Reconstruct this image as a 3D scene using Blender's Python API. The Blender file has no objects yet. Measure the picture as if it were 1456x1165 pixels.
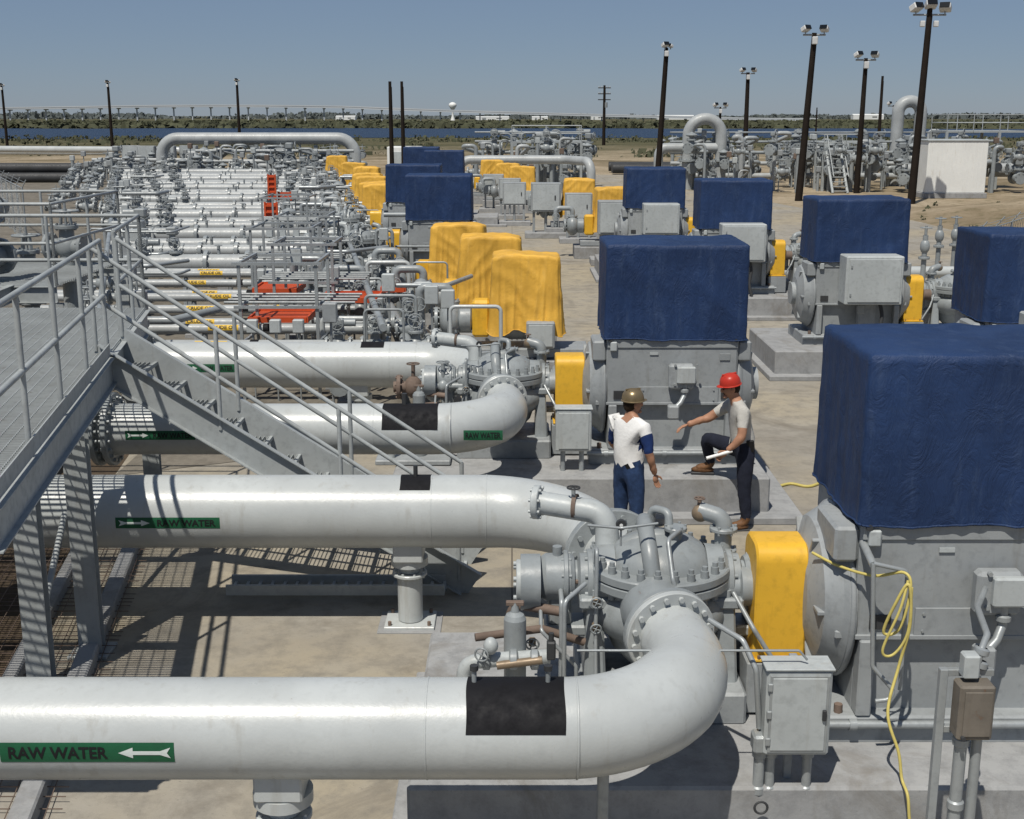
import bpy, bmesh, math, random
from mathutils import Vector, Matrix, noise
R=random.Random(7)
V=Vector
pi=math.pi
scene=bpy.context.scene
# ------------------------------------------------------------------ materials
def newmat(name):
    m=bpy.data.materials.new(name); m.use_nodes=True
    nt=m.node_tree; b=nt.nodes['Principled BSDF']; return m,nt,b
def N(nt,t,**k):
    n=nt.nodes.new(t)
    for a,v in k.items(): setattr(n,a,v)
    return n
def mixc(nt,fac,a,b,bt='MIX'):
    n=N(nt,'ShaderNodeMix',data_type='RGBA',blend_type=bt)
    for sock,val in ((n.inputs[0],fac),(n.inputs[6],a),(n.inputs[7],b)):
        if isinstance(val,bpy.types.NodeSocket): nt.links.new(val,sock)
        elif isinstance(val,(int,float)): sock.default_value=val
        else: sock.default_value=(*val[:3],1)
    return n.outputs[2]
def noi(nt,vec,scale,detail=4,rough=.55,dist=0):
    n=N(nt,'ShaderNodeTexNoise'); n.inputs['Scale'].default_value=scale
    n.inputs['Detail'].default_value=detail; n.inputs['Roughness'].default_value=rough
    n.inputs['Distortion'].default_value=dist
    nt.links.new(vec,n.inputs['Vector']); return n.outputs['Fac']
def ramp(nt,fac,a,b,ca=(0,0,0),cb=(1,1,1)):
    n=N(nt,'ShaderNodeValToRGB'); e=n.color_ramp.elements
    e[0].position=a;e[1].position=b;e[0].color=(*ca,1);e[1].color=(*cb,1)
    nt.links.new(fac,n.inputs[0]); return n.outputs[0]
def scalev(nt,vec,s):
    n=N(nt,'ShaderNodeVectorMath',operation='MULTIPLY'); nt.links.new(vec,n.inputs[0]); n.inputs[1].default_value=s; return n.outputs[0]
def bump(nt,b,h,st,dist=.02):
    n=N(nt,'ShaderNodeBump'); n.inputs['Strength'].default_value=st; n.inputs['Distance'].default_value=dist
    nt.links.new(h,n.inputs['Height']); nt.links.new(n.outputs[0],b.inputs['Normal'])
def paint(name,col,rough=.45,var=.25,rust=0.0,metal=0,dirt=.3,bs=.15,streak=True,spec=.4,rc=(.16,.07,.03)):
    m,nt,b=newmat(name); g=N(nt,'ShaderNodeNewGeometry').outputs['Position']
    n1=noi(nt,g,1.3,5,.6); n2=noi(nt,g,14,4,.6)
    dark=[c*(1-var) for c in col]; lite=[min(1,c*(1+var*.45)) for c in col]
    c=mixc(nt,ramp(nt,n1,.32,.68),dark,lite)
    c=mixc(nt,ramp(nt,n2,.5,.8),c,[x*(1-dirt) for x in col])
    if streak:
        ns=noi(nt,scalev(nt,g,(9,9,1.1)),1.0,4,.65)
        c=mixc(nt,ramp(nt,ns,.58,.9),c,[col[0]*.68,col[1]*.63,col[2]*.57])
    if rust>0:
        nr=noi(nt,g,7,8,.7); c=mixc(nt,ramp(nt,nr,.72-rust,.76-rust*.6),c,rc)
    nt.links.new(c,b.inputs['Base Color'])
    b.inputs['Metallic'].default_value=metal
    b.inputs['Specular IOR Level'].default_value=spec
    rr=ramp(nt,n2,.3,.8,(rough*.8,)*3,(min(1,rough*1.35),)*3); nt.links.new(rr,b.inputs['Roughness'])
    bump(nt,b,noi(nt,g,45,3,.6),bs,.006)
    return m
PIPE=paint('pipe_light_gray_paint',(.44,.465,.465),.33,.13,.008,dirt=.12,spec=.5)
MPIPE=paint('manifold_pipe_gray_paint',(.36,.38,.385),.42,.2,.02,dirt=.22)
PUMP=paint('pump_gray_paint',(.27,.295,.305),.38,.25,.055,spec=.5)
GRAY=paint('equipment_gray_paint',(.29,.31,.32),.5,.2,.025)
LGRAY=paint('light_gray_box_paint',(.41,.44,.445),.45,.15,.01)
STEEL=paint('walkway_steel_paint',(.35,.375,.38),.5,.2,.03)
GALV=paint('galvanised_conduit',(.34,.365,.375),.4,.2,.02,metal=.3)
DARK=paint('dark_steel',(.04,.042,.045),.6,.3)  # near-black own colour of fittings, pipelines, windows and boot soles
BLACK=paint('black_patch_paint',(.010,.010,.012),.75,.3,streak=False,spec=.2)
RUST=paint('rusty_iron',(.17,.125,.10),.8,.35,.08)
YEL=paint('yellow_guard_paint',(.70,.405,.035),.42,.12,.03,dirt=.25)
ORG=paint('orange_red_paint',(.52,.075,.02),.55,.2,streak=True)
WHITE=paint('white_metal_paint',(.74,.75,.73),.5,.06,.0,dirt=.08)
GREEN=paint('green_label',(.012,.10,.045),.5,.15,streak=False)
LBLK=paint('label_black_ink',(.008,.009,.01),.6,.1,streak=False)
LWHT=paint('label_white_ink',(.62,.68,.66),.6,.1,streak=False)
YLAB=paint('label_yellow',(.68,.44,.04),.6,.1,streak=False)
WOOD=paint('creosoted_wood',(.020,.015,.012),.9,.3,bs=.5,spec=.15)
BRNBOX=paint('weathered_brown_box',(.17,.15,.125),.6,.35,.08)
HOSE=paint('yellow_hose_rubber',(.56,.47,.14),.5,.15,streak=False)
BRASS=paint('brass_fitting',(.25,.19,.13),.5,.3,.08,metal=.3)
def tarpmat(name,col,wc,lc,bs=.55):
    m,nt,b=newmat(name); g=N(nt,'ShaderNodeNewGeometry').outputs['Position']
    n1=noi(nt,g,1.4,6,.6,.6); n2=noi(nt,scalev(nt,g,(3,3,14)),1,7,.7)
    c=mixc(nt,ramp(nt,n1,.3,.7),[x*.76 for x in col],[x*1.2 for x in col])
    c=mixc(nt,ramp(nt,n2,.52,.86),c,wc)
    n3=noi(nt,scalev(nt,g,(4,4,.7)),2.0,6,.75)
    c=mixc(nt,ramp(nt,n3,.54,.9),c,lc)
    n4=noi(nt,g,26,6,.8,.4); c=mixc(nt,ramp(nt,n4,.62,.80),c,lc)
    n5=noi(nt,scalev(nt,g,(1.2,1.2,5)),2.0,8,.8,2.0); c=mixc(nt,ramp(nt,n5,.60,.72),c,[x*1.0 for x in wc])
    nt.links.new(c,b.inputs['Base Color']); b.inputs['Roughness'].default_value=.58
    b.inputs['Specular IOR Level'].default_value=.3
    a=noi(nt,scalev(nt,g,(6,6,3)),1,8,.62,1.6); q=N(nt,'ShaderNodeMath',operation='PINGPONG'); nt.links.new(a,q.inputs[0]); q.inputs[1].default_value=.12
    bump(nt,b,q.outputs[0],bs,.05)
    return m
BTARP=tarpmat('blue_tarpaulin',(.0135,.034,.098),(.022,.047,.118),(.048,.078,.150),.6)
YTARP=tarpmat('yellow_tarpaulin',(.66,.375,.055),(.54,.30,.045),(.70,.45,.12),.35)
def concrete(name,ca,cb,stain,joint=0,sc=1,warm=None):
    m,nt,b=newmat(name); g=N(nt,'ShaderNodeNewGeometry').outputs['Position']
    n1=noi(nt,g,.45*sc,8,.62,.5); n2=noi(nt,g,3.5*sc,8,.7); n3=noi(nt,g,.7*sc,7,.68,1.2); n6=noi(nt,g,.22*sc,5,.6,.4)
    c=mixc(nt,ramp(nt,n1,.35,.65),ca,cb)
    if warm: c=mixc(nt,ramp(nt,n6,.42,.62),c,warm)
    c=mixc(nt,ramp(nt,n2,.45,.75),c,[x*.74 for x in ca])
    c=mixc(nt,ramp(nt,n3,.52,.70),c,stain)
    n5=noi(nt,g,30,4,.7); c=mixc(nt,ramp(nt,n5,.6,.8),c,[x*.7 for x in ca])
    if joint:
        br=N(nt,'ShaderNodeTexBrick'); br.offset=0; br.inputs['Scale'].default_value=1
        br.inputs['Mortar Size'].default_value=.010; br.inputs['Brick Width'].default_value=6.8; br.inputs['Row Height'].default_value=6.8
        br.inputs['Mortar Smooth'].default_value=.3
        nt.links.new(g,br.inputs['Vector'])
        c=mixc(nt,br.outputs['Fac'],c,(.12,.105,.085))
    nt.links.new(c,b.inputs['Base Color']); b.inputs['Roughness'].default_value=.88; b.inputs['Specular IOR Level'].default_value=.2
    bump(nt,b,noi(nt,g,18,8,.7),.35,.012)
    return m
CONC=concrete('yard_concrete',(.255,.235,.20),(.325,.305,.265),(.175,.155,.125),1,1,(.34,.295,.215))
PAD=concrete('gray_painted_concrete',(.27,.275,.28),(.33,.335,.335),(.20,.19,.175),0,1.6)
MSLAB=concrete('shade_darkened_stained_slab',(.15,.135,.11),(.20,.18,.15),(.085,.075,.06),0,1.6)  # stained concrete, base darkened to paint in the shade between the pipes
SOIL=concrete('brown_soil',(.075,.055,.037),(.12,.09,.06),(.045,.035,.025),0,2)
def groundmat():
    m,nt,b=newmat('ground_earth'); g=N(nt,'ShaderNodeNewGeometry').outputs['Position']
    sep=N(nt,'ShaderNodeSeparateXYZ'); nt.links.new(g,sep.inputs[0]); y=sep.outputs[1]
    n1=noi(nt,g,.09,8,.65,.8); n2=noi(nt,g,1.6,8,.7); n3=noi(nt,scalev(nt,g,(.012,.05,1)),1,8,.65,.5)
    sand=mixc(nt,ramp(nt,n1,.4,.62),(.34,.28,.20),(.20,.155,.10)); sand=mixc(nt,ramp(nt,n2,.5,.72),sand,(.10,.09,.045))
    grass=mixc(nt,ramp(nt,n3,.38,.62),(.060,.062,.032),(.14,.12,.07)); grass=mixc(nt,ramp(nt,n2,.4,.7),grass,(.045,.05,.025))
    mr=N(nt,'ShaderNodeMapRange'); mr.inputs[1].default_value=120; mr.inputs[2].default_value=200; nt.links.new(y,mr.inputs[0])
    ad=N(nt,'ShaderNodeMath',operation='MULTIPLY_ADD'); nt.links.new(n1,ad.inputs[0]); ad.inputs[1].default_value=1.2; ad.inputs[2].default_value=-.6
    ad2=N(nt,'ShaderNodeMath',operation='ADD',use_clamp=True); nt.links.new(mr.outputs[0],ad2.inputs[0]); nt.links.new(ad.outputs[0],ad2.inputs[1])
    c=mixc(nt,ad2.outputs[0],sand,grass)
    nt.links.new(c,b.inputs['Base Color']); b.inputs['Roughness'].default_value=.95; b.inputs['Specular IOR Level'].default_value=.1
    bump(nt,b,noi(nt,g,3,8,.7),.5,.05); return m
GROUND=groundmat()
def simple(name,col,rough=.7,bs=0,var=.2,sc=3,metal=0):
    m,nt,b=newmat(name); g=N(nt,'ShaderNodeNewGeometry').outputs['Position']
    c=mixc(nt,ramp(nt,noi(nt,g,sc,6,.65),.35,.65),[x*(1-var) for x in col],[x*(1+var) for x in col])
    nt.links.new(c,b.inputs['Base Color']); b.inputs['Roughness'].default_value=rough; b.inputs['Specular IOR Level'].default_value=.25
    b.inputs['Metallic'].default_value=metal
    if bs: bump(nt,b,noi(nt,g,sc*5,5,.6),bs,.01)
    return m
LEAF=simple('marsh_foliage',(.062,.066,.038),.9,0,.35,.15)
FARTREE=simple('hazed_distant_foliage',(.085,.098,.095),.95,0,.2,.02)  # distance haze put into the colour as a bluish-gray tint
BRIDGE=simple('bridge_concrete',(.46,.49,.52),.8,0,.06,.01)
def watermat():
    m,nt,b=newmat('bay_water'); g=N(nt,'ShaderNodeNewGeometry').outputs['Position']
    b.inputs['Base Color'].default_value=(.012,.028,.060,1); b.inputs['Roughness'].default_value=.35; b.inputs['Specular IOR Level'].default_value=.3
    bump(nt,b,noi(nt,scalev(nt,g,(.3,1.2,1)),1,6,.7),1,.6); return m
WATER=watermat()
SKIN=simple('skin',(.36,.19,.12),.55,0,.08,20)
SHIRTW=simple('white_cotton',(.72,.72,.71),.9,.5,.05,9)
SLEEVE=simple('navy_sleeve',(.012,.03,.11),.9,.4,.2,9)
JEANS=simple('blue_denim',(.022,.045,.11),.9,.5,.3,14)
NAVY=simple('dark_navy_trousers',(.014,.017,.030),.9,.5,.2,14)
SHIRTG=simple('light_gray_shirt',(.44,.43,.40),.9,.5,.08,9)
BOOT=simple('brown_leather_boot',(.13,.065,.03),.6,.3,.3,20)
HATR=simple('red_hardhat',(.42,.035,.022),.35,0,.05)
HATB=simple('bronze_hardhat',(.22,.17,.10),.32,0,.10,3,.5)
HAIR=simple('dark_brown_hair',(.03,.018,.01),.9,.5,.3,60)
PAPER=simple('white_paper',(.8,.8,.78),.8,0,.03)
BELT=simple('black_leather',(.01,.01,.01),.5,0,.2)
GLASS=simple('dark_glass',(.01,.012,.015),.15,0,.1)
LAMP=simple('floodlight_housing',(.55,.56,.56),.4,0,.1)

# ------------------------------------------------------------------ mesh builder
def frame(d):
    d=V(d).normalized(); a=V((0,0,1)) if abs(d.z)<.9 else V((1,0,0))
    u=d.cross(a).normalized(); w=d.cross(u).normalized(); return u,w,d
class MB:
    def __init__(s): s.v=[];s.f=[];s.m=[];s.s=[];s.mats=[]
    def mi(s,mat):
        if mat not in s.mats: s.mats.append(mat)
        return s.mats.index(mat)
    def add(s,vs,fs,mat,smooth=False):
        o=len(s.v); s.v.extend([tuple(p) for p in vs]); k=s.mi(mat)
        for f in fs: s.f.append(tuple(i+o for i in f)); s.m.append(k); s.s.append(smooth)
    def box(s,c,sz,mat,bev=0,rot=None,taper=1):
        c=V(c); h=[x/2 for x in sz]; b=min(bev,min(h)*.45)
        P=[]; cs=[(i,j,k) for i in(-1,1) for j in(-1,1) for k in(-1,1)]
        def tr(p):
            p=V(p)
            if taper!=1:
                t=1 if p.z<0 else taper; p=V((p.x*t,p.y*t,p.z))
            return c+(rot@p if rot is not None else p)
        if b<=0:
            P=[tr((i*h[0],j*h[1],k*h[2])) for i,j,k in cs]
            F=[(0,1,3,2),(4,6,7,5),(0,4,5,1),(2,3,7,6),(0,2,6,4),(1,5,7,3)]
            s.add(P,F,mat); return
        idx={}
        for ci,(i,j,k) in enumerate(cs):
            for a in range(3):
                p=[i*h[0],j*h[1],k*h[2]]
                for q in range(3):
                    if q!=a: p[q]-= (1 if p[q]>0 else -1)*b
                idx[(ci,a)]=len(P); P.append(V(p))
        F=[]
        for a in range(3):
            o=[q for q in range(3) if q!=a]
            for sg in(-1,1):
                L=[ci for ci,cc in enumerate(cs) if cc[a]==sg]
                L.sort(key=lambda ci: math.atan2(cs[ci][o[1]],cs[ci][o[0]])); F.append([idx[(ci,a)] for ci in L])
        for c1 in range(8):
            F.append([idx[(c1,0)],idx[(c1,1)],idx[(c1,2)]])
            for c2 in range(c1+1,8):
                df=[q for q in range(3) if cs[c1][q]!=cs[c2][q]]
                if len(df)==1:
                    o=[q for q in range(3) if q!=df[0]]
                    F.append([idx[(c1,o[0])],idx[(c2,o[0])],idx[(c2,o[1])],idx[(c1,o[1])]])
        G=[]
        for f in F:
            n=(P[f[1]]-P[f[0]]).cross(P[f[2]]-P[f[0]]); ctr=sum((P[i] for i in f),V())/len(f)
            G.append(f if n.dot(ctr)>0 else f[::-1])
        s.add([tr(p) for p in P],G,mat)
    def lathe(s,p,ax,prof,n,mat,smooth=False,ex=1.0):
        u,w,d=frame(ax); p=V(p)
        def ring(r,h): return [p+d*h+(u*math.cos(2*pi*i/n)+w*math.sin(2*pi*i/n)*ex)*r for i in range(n)]
        if smooth:
            vs=[];fs=[]
            for r,h in prof: vs+=ring(max(r,1e-4),h)
            for k in range(len(prof)-1):
                for i in range(n):
                    j=(i+1)%n; fs.append((k*n+i,k*n+j,(k+1)*n+j,(k+1)*n+i))
            s.add(vs,fs,mat,True)
        else:
            for k in range(len(prof)-1):
                (r0,h0),(r1,h1)=prof[k],prof[k+1]
                if r0<1e-6 and r1<1e-6: continue
                if r0<1e-6 or r1<1e-6:
                    r,h,hc=(r1,h1,h0) if r0<1e-6 else (r0,h0,h1)
                    vs=ring(r,h)
                    if abs(h-hc)<1e-6: s.add(vs,[tuple(range(n))] if r0>0 else [tuple(range(n))[::-1]],mat)
                    else:
                        vs.append(p+d*hc); s.add(vs,[(i,(i+1)%n,n) if r0>0 else ((i+1)%n,i,n) for i in range(n)],mat,True)
                else:
                    s.add(ring(r0,h0)+ring(r1,h1),[(i,(i+1)%n,n+(i+1)%n,n+i) for i in range(n)],mat,abs(h1-h0)>1e-6)
    def cyl(s,p0,p1,r0,mat,r1=None,n=12,caps=True):
        p0,p1=V(p0),V(p1); L=(p1-p0).length
        if L<1e-6: return
        r1=r0 if r1 is None else r1
        pr=[(r0,0),(r1,L)]
        if caps: pr=[(0,0)]+pr+[(0,L)]
        s.lathe(p0,p1-p0,pr,n,mat)
    def tube(s,path,r,mat,n=10,caps=True):
        path=[V(p) for p in path]; m=len(path); rs=r if isinstance(r,(list,tuple)) else [r]*m
        t0=(path[1]-path[0]).normalized(); u,w,_=frame(t0); vs=[]
        for i,p in enumerate(path):
            t=(path[min(i+1,m-1)]-path[max(i-1,0)]).normalized()
            u=(u-t*u.dot(t)).normalized(); w=t.cross(u)
            vs+=[p+(u*math.cos(2*pi*k/n)+w*math.sin(2*pi*k/n))*rs[i] for k in range(n)]
        fs=[(i*n+k,i*n+(k+1)%n,(i+1)*n+(k+1)%n,(i+1)*n+k) for i in range(m-1) for k in range(n)]
        s.add(vs,fs,mat,True)
        if caps:
            s.add(vs[:n],[tuple(range(n))[::-1]],mat); s.add(vs[-n:],[tuple(range(n))],mat)
    def torus(s,c,ax,Rr,r,mat,n=20,m=6):
        u,w,d=frame(ax); c=V(c); vs=[];fs=[]
        for i in range(n):
            a=2*pi*i/n; e=u*math.cos(a)+w*math.sin(a)
            for j in range(m):
                b=2*pi*j/m; vs.append(c+e*(Rr+r*math.cos(b))+d*r*math.sin(b))
        for i in range(n):
            for j in range(m): fs.append((i*m+j,((i+1)%n)*m+j,((i+1)%n)*m+(j+1)%m,i*m+(j+1)%m))
        s.add(vs,fs,mat,True)
    def ell(s,c,rx,mat,rot=None,n=12,m=8):
        c=V(c); rx=(rx,)*3 if not isinstance(rx,(tuple,list)) else rx; vs=[];fs=[]
        for i in range(m+1):
            a=pi*i/m
            for j in range(n):
                b=2*pi*j/n; p=V((rx[0]*math.sin(a)*math.cos(b),rx[1]*math.sin(a)*math.sin(b),rx[2]*math.cos(a)))
                vs.append(c+(rot@p if rot is not None else p))
        for i in range(m):
            for j in range(n): fs.append((i*n+j,(i+1)*n+j,(i+1)*n+(j+1)%n,i*n+(j+1)%n))
        s.add(vs,fs,mat,True)
    def flange(s,p,ax,r,th,mat,nb=12,br=None,bolts=True,n=24,both=True):
        u,w,d=frame(ax); p=V(p); c=min(.006,th*.2)
        s.lathe(p-d*th/2,d,[(0,0),(r-c,0),(r,c),(r,th-c),(r-c,th),(0,th)],n,mat)
        if bolts:
            br=br or r*.07
            for i in range(nb):
                a=2*pi*(i+.5)/nb; q=p+(u*math.cos(a)+w*math.sin(a))*r*.86
                s.cyl(q-d*(th/2+br*(1.1 if both else 0)),q+d*(th/2+br*1.3),br,mat,n=6)
    def wheel(s,p,ax,r,mat,t=None):
        t=t or r*.09; u,w,d=frame(ax); p=V(p)
        s.torus(p,ax,r,t,mat,18,6); s.cyl(p-d*t*2,p+d*t*2,r*.16,mat,n=8)
        for i in range(4):
            a=i*pi/2+.4; s.cyl(p,p+(u*math.cos(a)+w*math.sin(a))*r,t*.8,mat,n=5,caps=False)
    def mesh(s,name):
        me=bpy.data.meshes.new(name); me.from_pydata(s.v,[],s.f)
        for m in s.mats: me.materials.append(m)
        me.polygons.foreach_set('material_index',s.m); me.polygons.foreach_set('use_smooth',s.s)
        me.update(); return me
    def make(s,name,loc=(0,0,0)):
        o=bpy.data.objects.new(name,s.mesh(name)); o.location=loc; scene.collection.objects.link(o); return o
def inst(me,name,loc,rz=0,sc=(1,1,1)):
    o=bpy.data.objects.new(name,me); o.location=loc; o.rotation_euler=(0,0,rz)
    o.scale=sc if isinstance(sc,tuple) else (sc,)*3; scene.collection.objects.link(o); return o
def bend(pts,Rr,k=8):
    pts=[V(p) for p in pts]; out=[pts[0]]
    for i in range(1,len(pts)-1):
        a,b,c=pts[i-1],pts[i],pts[i+1]; d0=(a-b).normalized(); d1=(c-b).normalized()
        ang=d0.angle(d1); 
        if ang>pi-.02: out.append(b); continue
        t=Rr/math.tan(ang/2); t=min(t,(a-b).length*.49 if i>1 else (a-b).length*.98,(c-b).length*.49 if i<len(pts)-2 else (c-b).length*.98)
        rr=t*math.tan(ang/2); ctr=b+(d0+d1).normalized()*(rr/math.sin(ang/2))
        s0=b+d0*t-ctr; s1=b+d1*t-ctr; w=s0.angle(s1)
        for j in range(k+1):
            f=j/k; out.append(ctr+(s0*math.sin((1-f)*w)+s1*math.sin(f*w))/math.sin(w))
    out.append(pts[-1]); return out
def catm(pts,k=6):
    P=[V(p) for p in pts]; P=[P[0]]+P+[P[-1]]; out=[]
    for i in range(1,len(P)-2):
        for j in range(k):
            t=j/k; a,b,c,d=P[i-1:i+3]
            out.append(.5*((2*b)+(c-a)*t+(2*a-5*b+4*c-d)*t*t+(3*b-a-3*c+d)*t**3))
    out.append(P[-2]); return out
_tc={}
def text2d(body):
    if body in _tc: return _tc[body]
    cu=bpy.data.curves.new('t','FONT'); cu.body=body; cu.size=1; cu.offset=.028; cu.resolution_u=2
    ob=bpy.data.objects.new('t',cu); scene.collection.objects.link(ob)
    dg=bpy.context.evaluated_depsgraph_get(); me=bpy.data.meshes.new_from_object(ob.evaluated_get(dg))
    bm=bmesh.new(); bm.from_mesh(me)
    ys=[v.co.y for v in bm.verts]; xs=[v.co.x for v in bm.verts]
    x0,x1,y0,y1=min(xs),max(xs),min(ys),max(ys)
    for v in bm.verts: v.co.x=(v.co.x-x0)/(x1-x0); v.co.y=(v.co.y-y0)/(y1-y0); v.co.z=0
    for k in range(1,8):
        bmesh.ops.bisect_plane(bm,geom=bm.verts[:]+bm.edges[:]+bm.faces[:],plane_co=(0,k/8,0),plane_no=(0,1,0))
    bm.verts.ensure_lookup_table(); bm.verts.index_update()
    r=([v.co.copy() for v in bm.verts],[[v.index for v in f.verts] for f in bm.faces])
    bm.free(); bpy.data.objects.remove(ob); _tc[body]=r; return r
def wrap(mb,verts,faces,mat,x0,w,h,y,z,r,th0,off,flip=True):
    vs=[]
    for p in verts:
        th=th0+(p[1]-.5)*h/r; rr=r+off; vs.append((x0+p[0]*w,y-rr*math.cos(th),z+rr*math.sin(th)))
    mb.add(vs,faces,mat,False)
def gridp(nx,ny):
    vs=[(i/nx,j/ny,0) for j in range(ny+1) for i in range(nx+1)]
    fs=[(j*(nx+1)+i,j*(nx+1)+i+1,(j+1)*(nx+1)+i+1,(j+1)*(nx+1)+i) for j in range(ny) for i in range(nx)]
    return vs,fs
def arrow2d(left):
    pts=[(0,.5),(.28,.95),(.28,.66),(.80,.66),(1,.95),(.93,.5),(1,.05),(.80,.34),(.28,.34),(.28,.05)]
    if not left: pts=[(1-x,y) for x,y in pts][::-1]
    bm=bmesh.new(); vs=[bm.verts.new((x,y,0)) for x,y in pts]; f=bm.faces.new(vs)
    bmesh.ops.triangulate(bm,faces=[f])
    for k in range(1,8): bmesh.ops.bisect_plane(bm,geom=bm.verts[:]+bm.edges[:]+bm.faces[:],plane_co=(0,k/8,0),plane_no=(0,1,0))
    bm.verts.index_update(); r=([v.co.copy() for v in bm.verts],[[v.index for v in f.verts] for f in bm.faces]); bm.free(); return r
def label(mb,x0,w,h,y,z,r,th0=0,body='RAW WATER',bg=None,arrow='R',ink=None,ls=False):
    bg=bg or GREEN
    a,b=gridp(6,6); wrap(mb,a,b,bg,x0,w,h,y,z,r,th0,.002)
    def sub(vf,mat,fx,fw):
        vv,ff=vf; vs=[(fx+p[0]*fw,.2+p[1]*.6,0) for p in vv]; wrap(mb,vs,ff,mat,x0,w,h,y,z,r,th0,.0045)
    if arrow=='L': sub(text2d(body),ink or LBLK,.05,.57); sub(arrow2d(True),LWHT,.68,.30)
    elif arrow=='R': sub(arrow2d(False),LWHT,.03,.30); sub(text2d(body),ink or LBLK,.40,.56)
    else: sub(text2d(body),ink or LBLK,.05,.9)
def patch(mb,x0,w,a0,a1,y,z,r,mat=None):
    vs,fs=gridp(8,16); P=[]
    for p in vs:
        th=math.radians(a0+(a1-a0)*p[1]); P.append((x0+p[0]*w+.003*math.sin(p[1]*9),y-(r+.0025)*math.cos(th),z+(r+.0025)*math.sin(th)))
    mb.add(P,fs,mat or BLACK,True)

# ------------------------------------------------------------------ camera / light / sky
cam=bpy.data.cameras.new('Camera'); co=bpy.data.objects.new('Camera',cam); scene.collection.objects.link(co)
co.location=(0,0,4.6); co.rotation_euler=(math.radians(76.6),0,0); cam.lens=43.4; cam.sensor_width=36; cam.clip_end=8000; cam.clip_start=.1
scene.camera=co
S=V((-.19,-.42,.87)).normalized()
sun=bpy.data.lights.new('sun','SUN'); sun.energy=4.5; sun.angle=math.radians(.5); sun.color=(1,.945,.85)
so=bpy.data.objects.new('sun',sun); so.rotation_euler=S.to_track_quat('Z','Y').to_euler(); so.location=(0,0,50); scene.collection.objects.link(so)
w=bpy.data.worlds.new('World'); scene.world=w; w.use_nodes=True; nt=w.node_tree
sky=nt.nodes.new('ShaderNodeTexSky'); sky.sky_type='NISHITA'; sky.sun_disc=False
sky.sun_elevation=math.asin(S.z); sky.sun_rotation=math.atan2(S.x,S.y)%(2*pi); sky.air_density=.8; sky.dust_density=.15; sky.ozone_density=5.0
# high thin haze: the clear sky mixed with an even blue-gray veil
haze=mixc(nt,.62,sky.outputs[0],(2.55,3.35,4.9))
bg=nt.nodes['Background']; bg.inputs[1].default_value=.068; nt.links.new(haze,bg.inputs[0])
scene.view_settings.view_transform='Standard'; scene.view_settings.look='None'; scene.view_settings.exposure=0

SK=-.168
# ------------------------------------------------------------------ ground
def sheet(name,poly,z,mat):
    mb=MB(); mb.add([(x,y,z) for x,y in poly],[tuple(range(len(poly)))],mat); return mb.make(name)
sheet('ground',[(-6000,-200),(6000,-200),(6000,7000),(-6000,7000)],0,GROUND)
sheet('concrete_yard',[(-2.3,-2),(30,-2),(26,40),(15,62),(9,100),(-15,100),(-5.2,15.5)],.012,CONC)
sheet('soil_strip',[(-14,-2),(-2.3,-2),(-5.2,15.5),(-5.2,17.5),(-16,17.5)],.008,SOIL)
sheet('manifold_slab',[(-16,17.5),(-5.2,17.5),(-5.2,15.5),(-.8,17.6),(-10.5,78),(-14.5,100),(-40,100)],.018,MSLAB)
mb=MB()
for (x0,y0,x1,y1,wd) in [(-2.05,0,-4.15,12.9,.16),(-2.6,0,-4.7,12.9,.12)]:
    d=V((x1-x0,y1-y0,0)); a=math.atan2(d.y,d.x); mb.box(((x0+x1)/2,(y0+y1)/2,.07),(d.length,wd,.14),PAD,.015,Matrix.Rotation(a,3,'Z'))
mb.make('concrete_kerb')
def wavy(x0,x1,n,y0,amp,seed): return [(x0+(x1-x0)*i/n,y0+amp*noise.noise(V((i*.35,seed,0)))) for i in range(n+1)]
near=wavy(-900,900,60,262,30,1); far=wavy(-900,900,60,455,70,5)
sheet('bay_water',near+far[::-1],.06,WATER)
def shrubs(name,items,mat,q=26):
    vs=[];fs=[]
    for (x,y,wd,h) in items:
        for k in range(q):
            a=R.random()*2*pi; rr=math.sqrt(R.random()); zz=R.random()**.8
            rad=(1-zz*zz*.7)
            c=V((x+math.cos(a)*rr*wd*rad,y+math.sin(a)*rr*wd*.5*rad,zz*h)); s=(.16+.2*R.random())*max(h,wd*.5)
            o=len(vs); n=V((R.uniform(-1,1),R.uniform(-1,.2),R.uniform(-.2,1))).normalized(); u,w2,_=frame(n)
            m=5
            for i in range(m): 
                t=2*pi*i/m; p=c+(u*math.cos(t)+w2*math.sin(t))*s*R.uniform(.5,1.1); p.z=max(min(p.z,h*1.25),0); vs.append(p)
            fs.append(tuple(range(o,o+m)))
    mb=MB(); mb.add(vs,fs,mat); return mb.make(name)
it=[]
for i in range(480):
    y=R.choice([R.uniform(140,255),R.uniform(220,258)]); x=R.uniform(-.45*y,.45*y); it.append((x,y,R.uniform(.8,3.5),R.uniform(.25,.8)))
for i in range(1100):
    y=460+R.random()**1.7*500; x=R.uniform(-.46*y,.46*y); it.append((x,y,R.uniform(4,16),R.uniform(.5,1.7)))
shrubs('marsh_shrubs',it,LEAF,14)
it=[]
for i in range(1000):
    x=R.uniform(-950,950); d=noise.noise(V((x*.006,3,0))); 
    if d<-.3: continue
    y=R.uniform(1500,1900); it.append((x,y,R.uniform(10,30),(3.5+6*max(0,d+.25))*R.uniform(.6,1.1)))
shrubs('distant_tree_line',it,FARTREE,16)
mb=MB(); pts=[]
for i in range(0,61):
    t=i/60; x=-760+t*1000; y=1150-60*t+ (t*t)*-90
    hh=9.6+2.6*math.exp(-((t-.50)/.16)**2); z=hh if t<.62 else max(1.2,hh*(1-(t-.62)/.38*.98))
    pts.append(V((x,y,z)))
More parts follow.
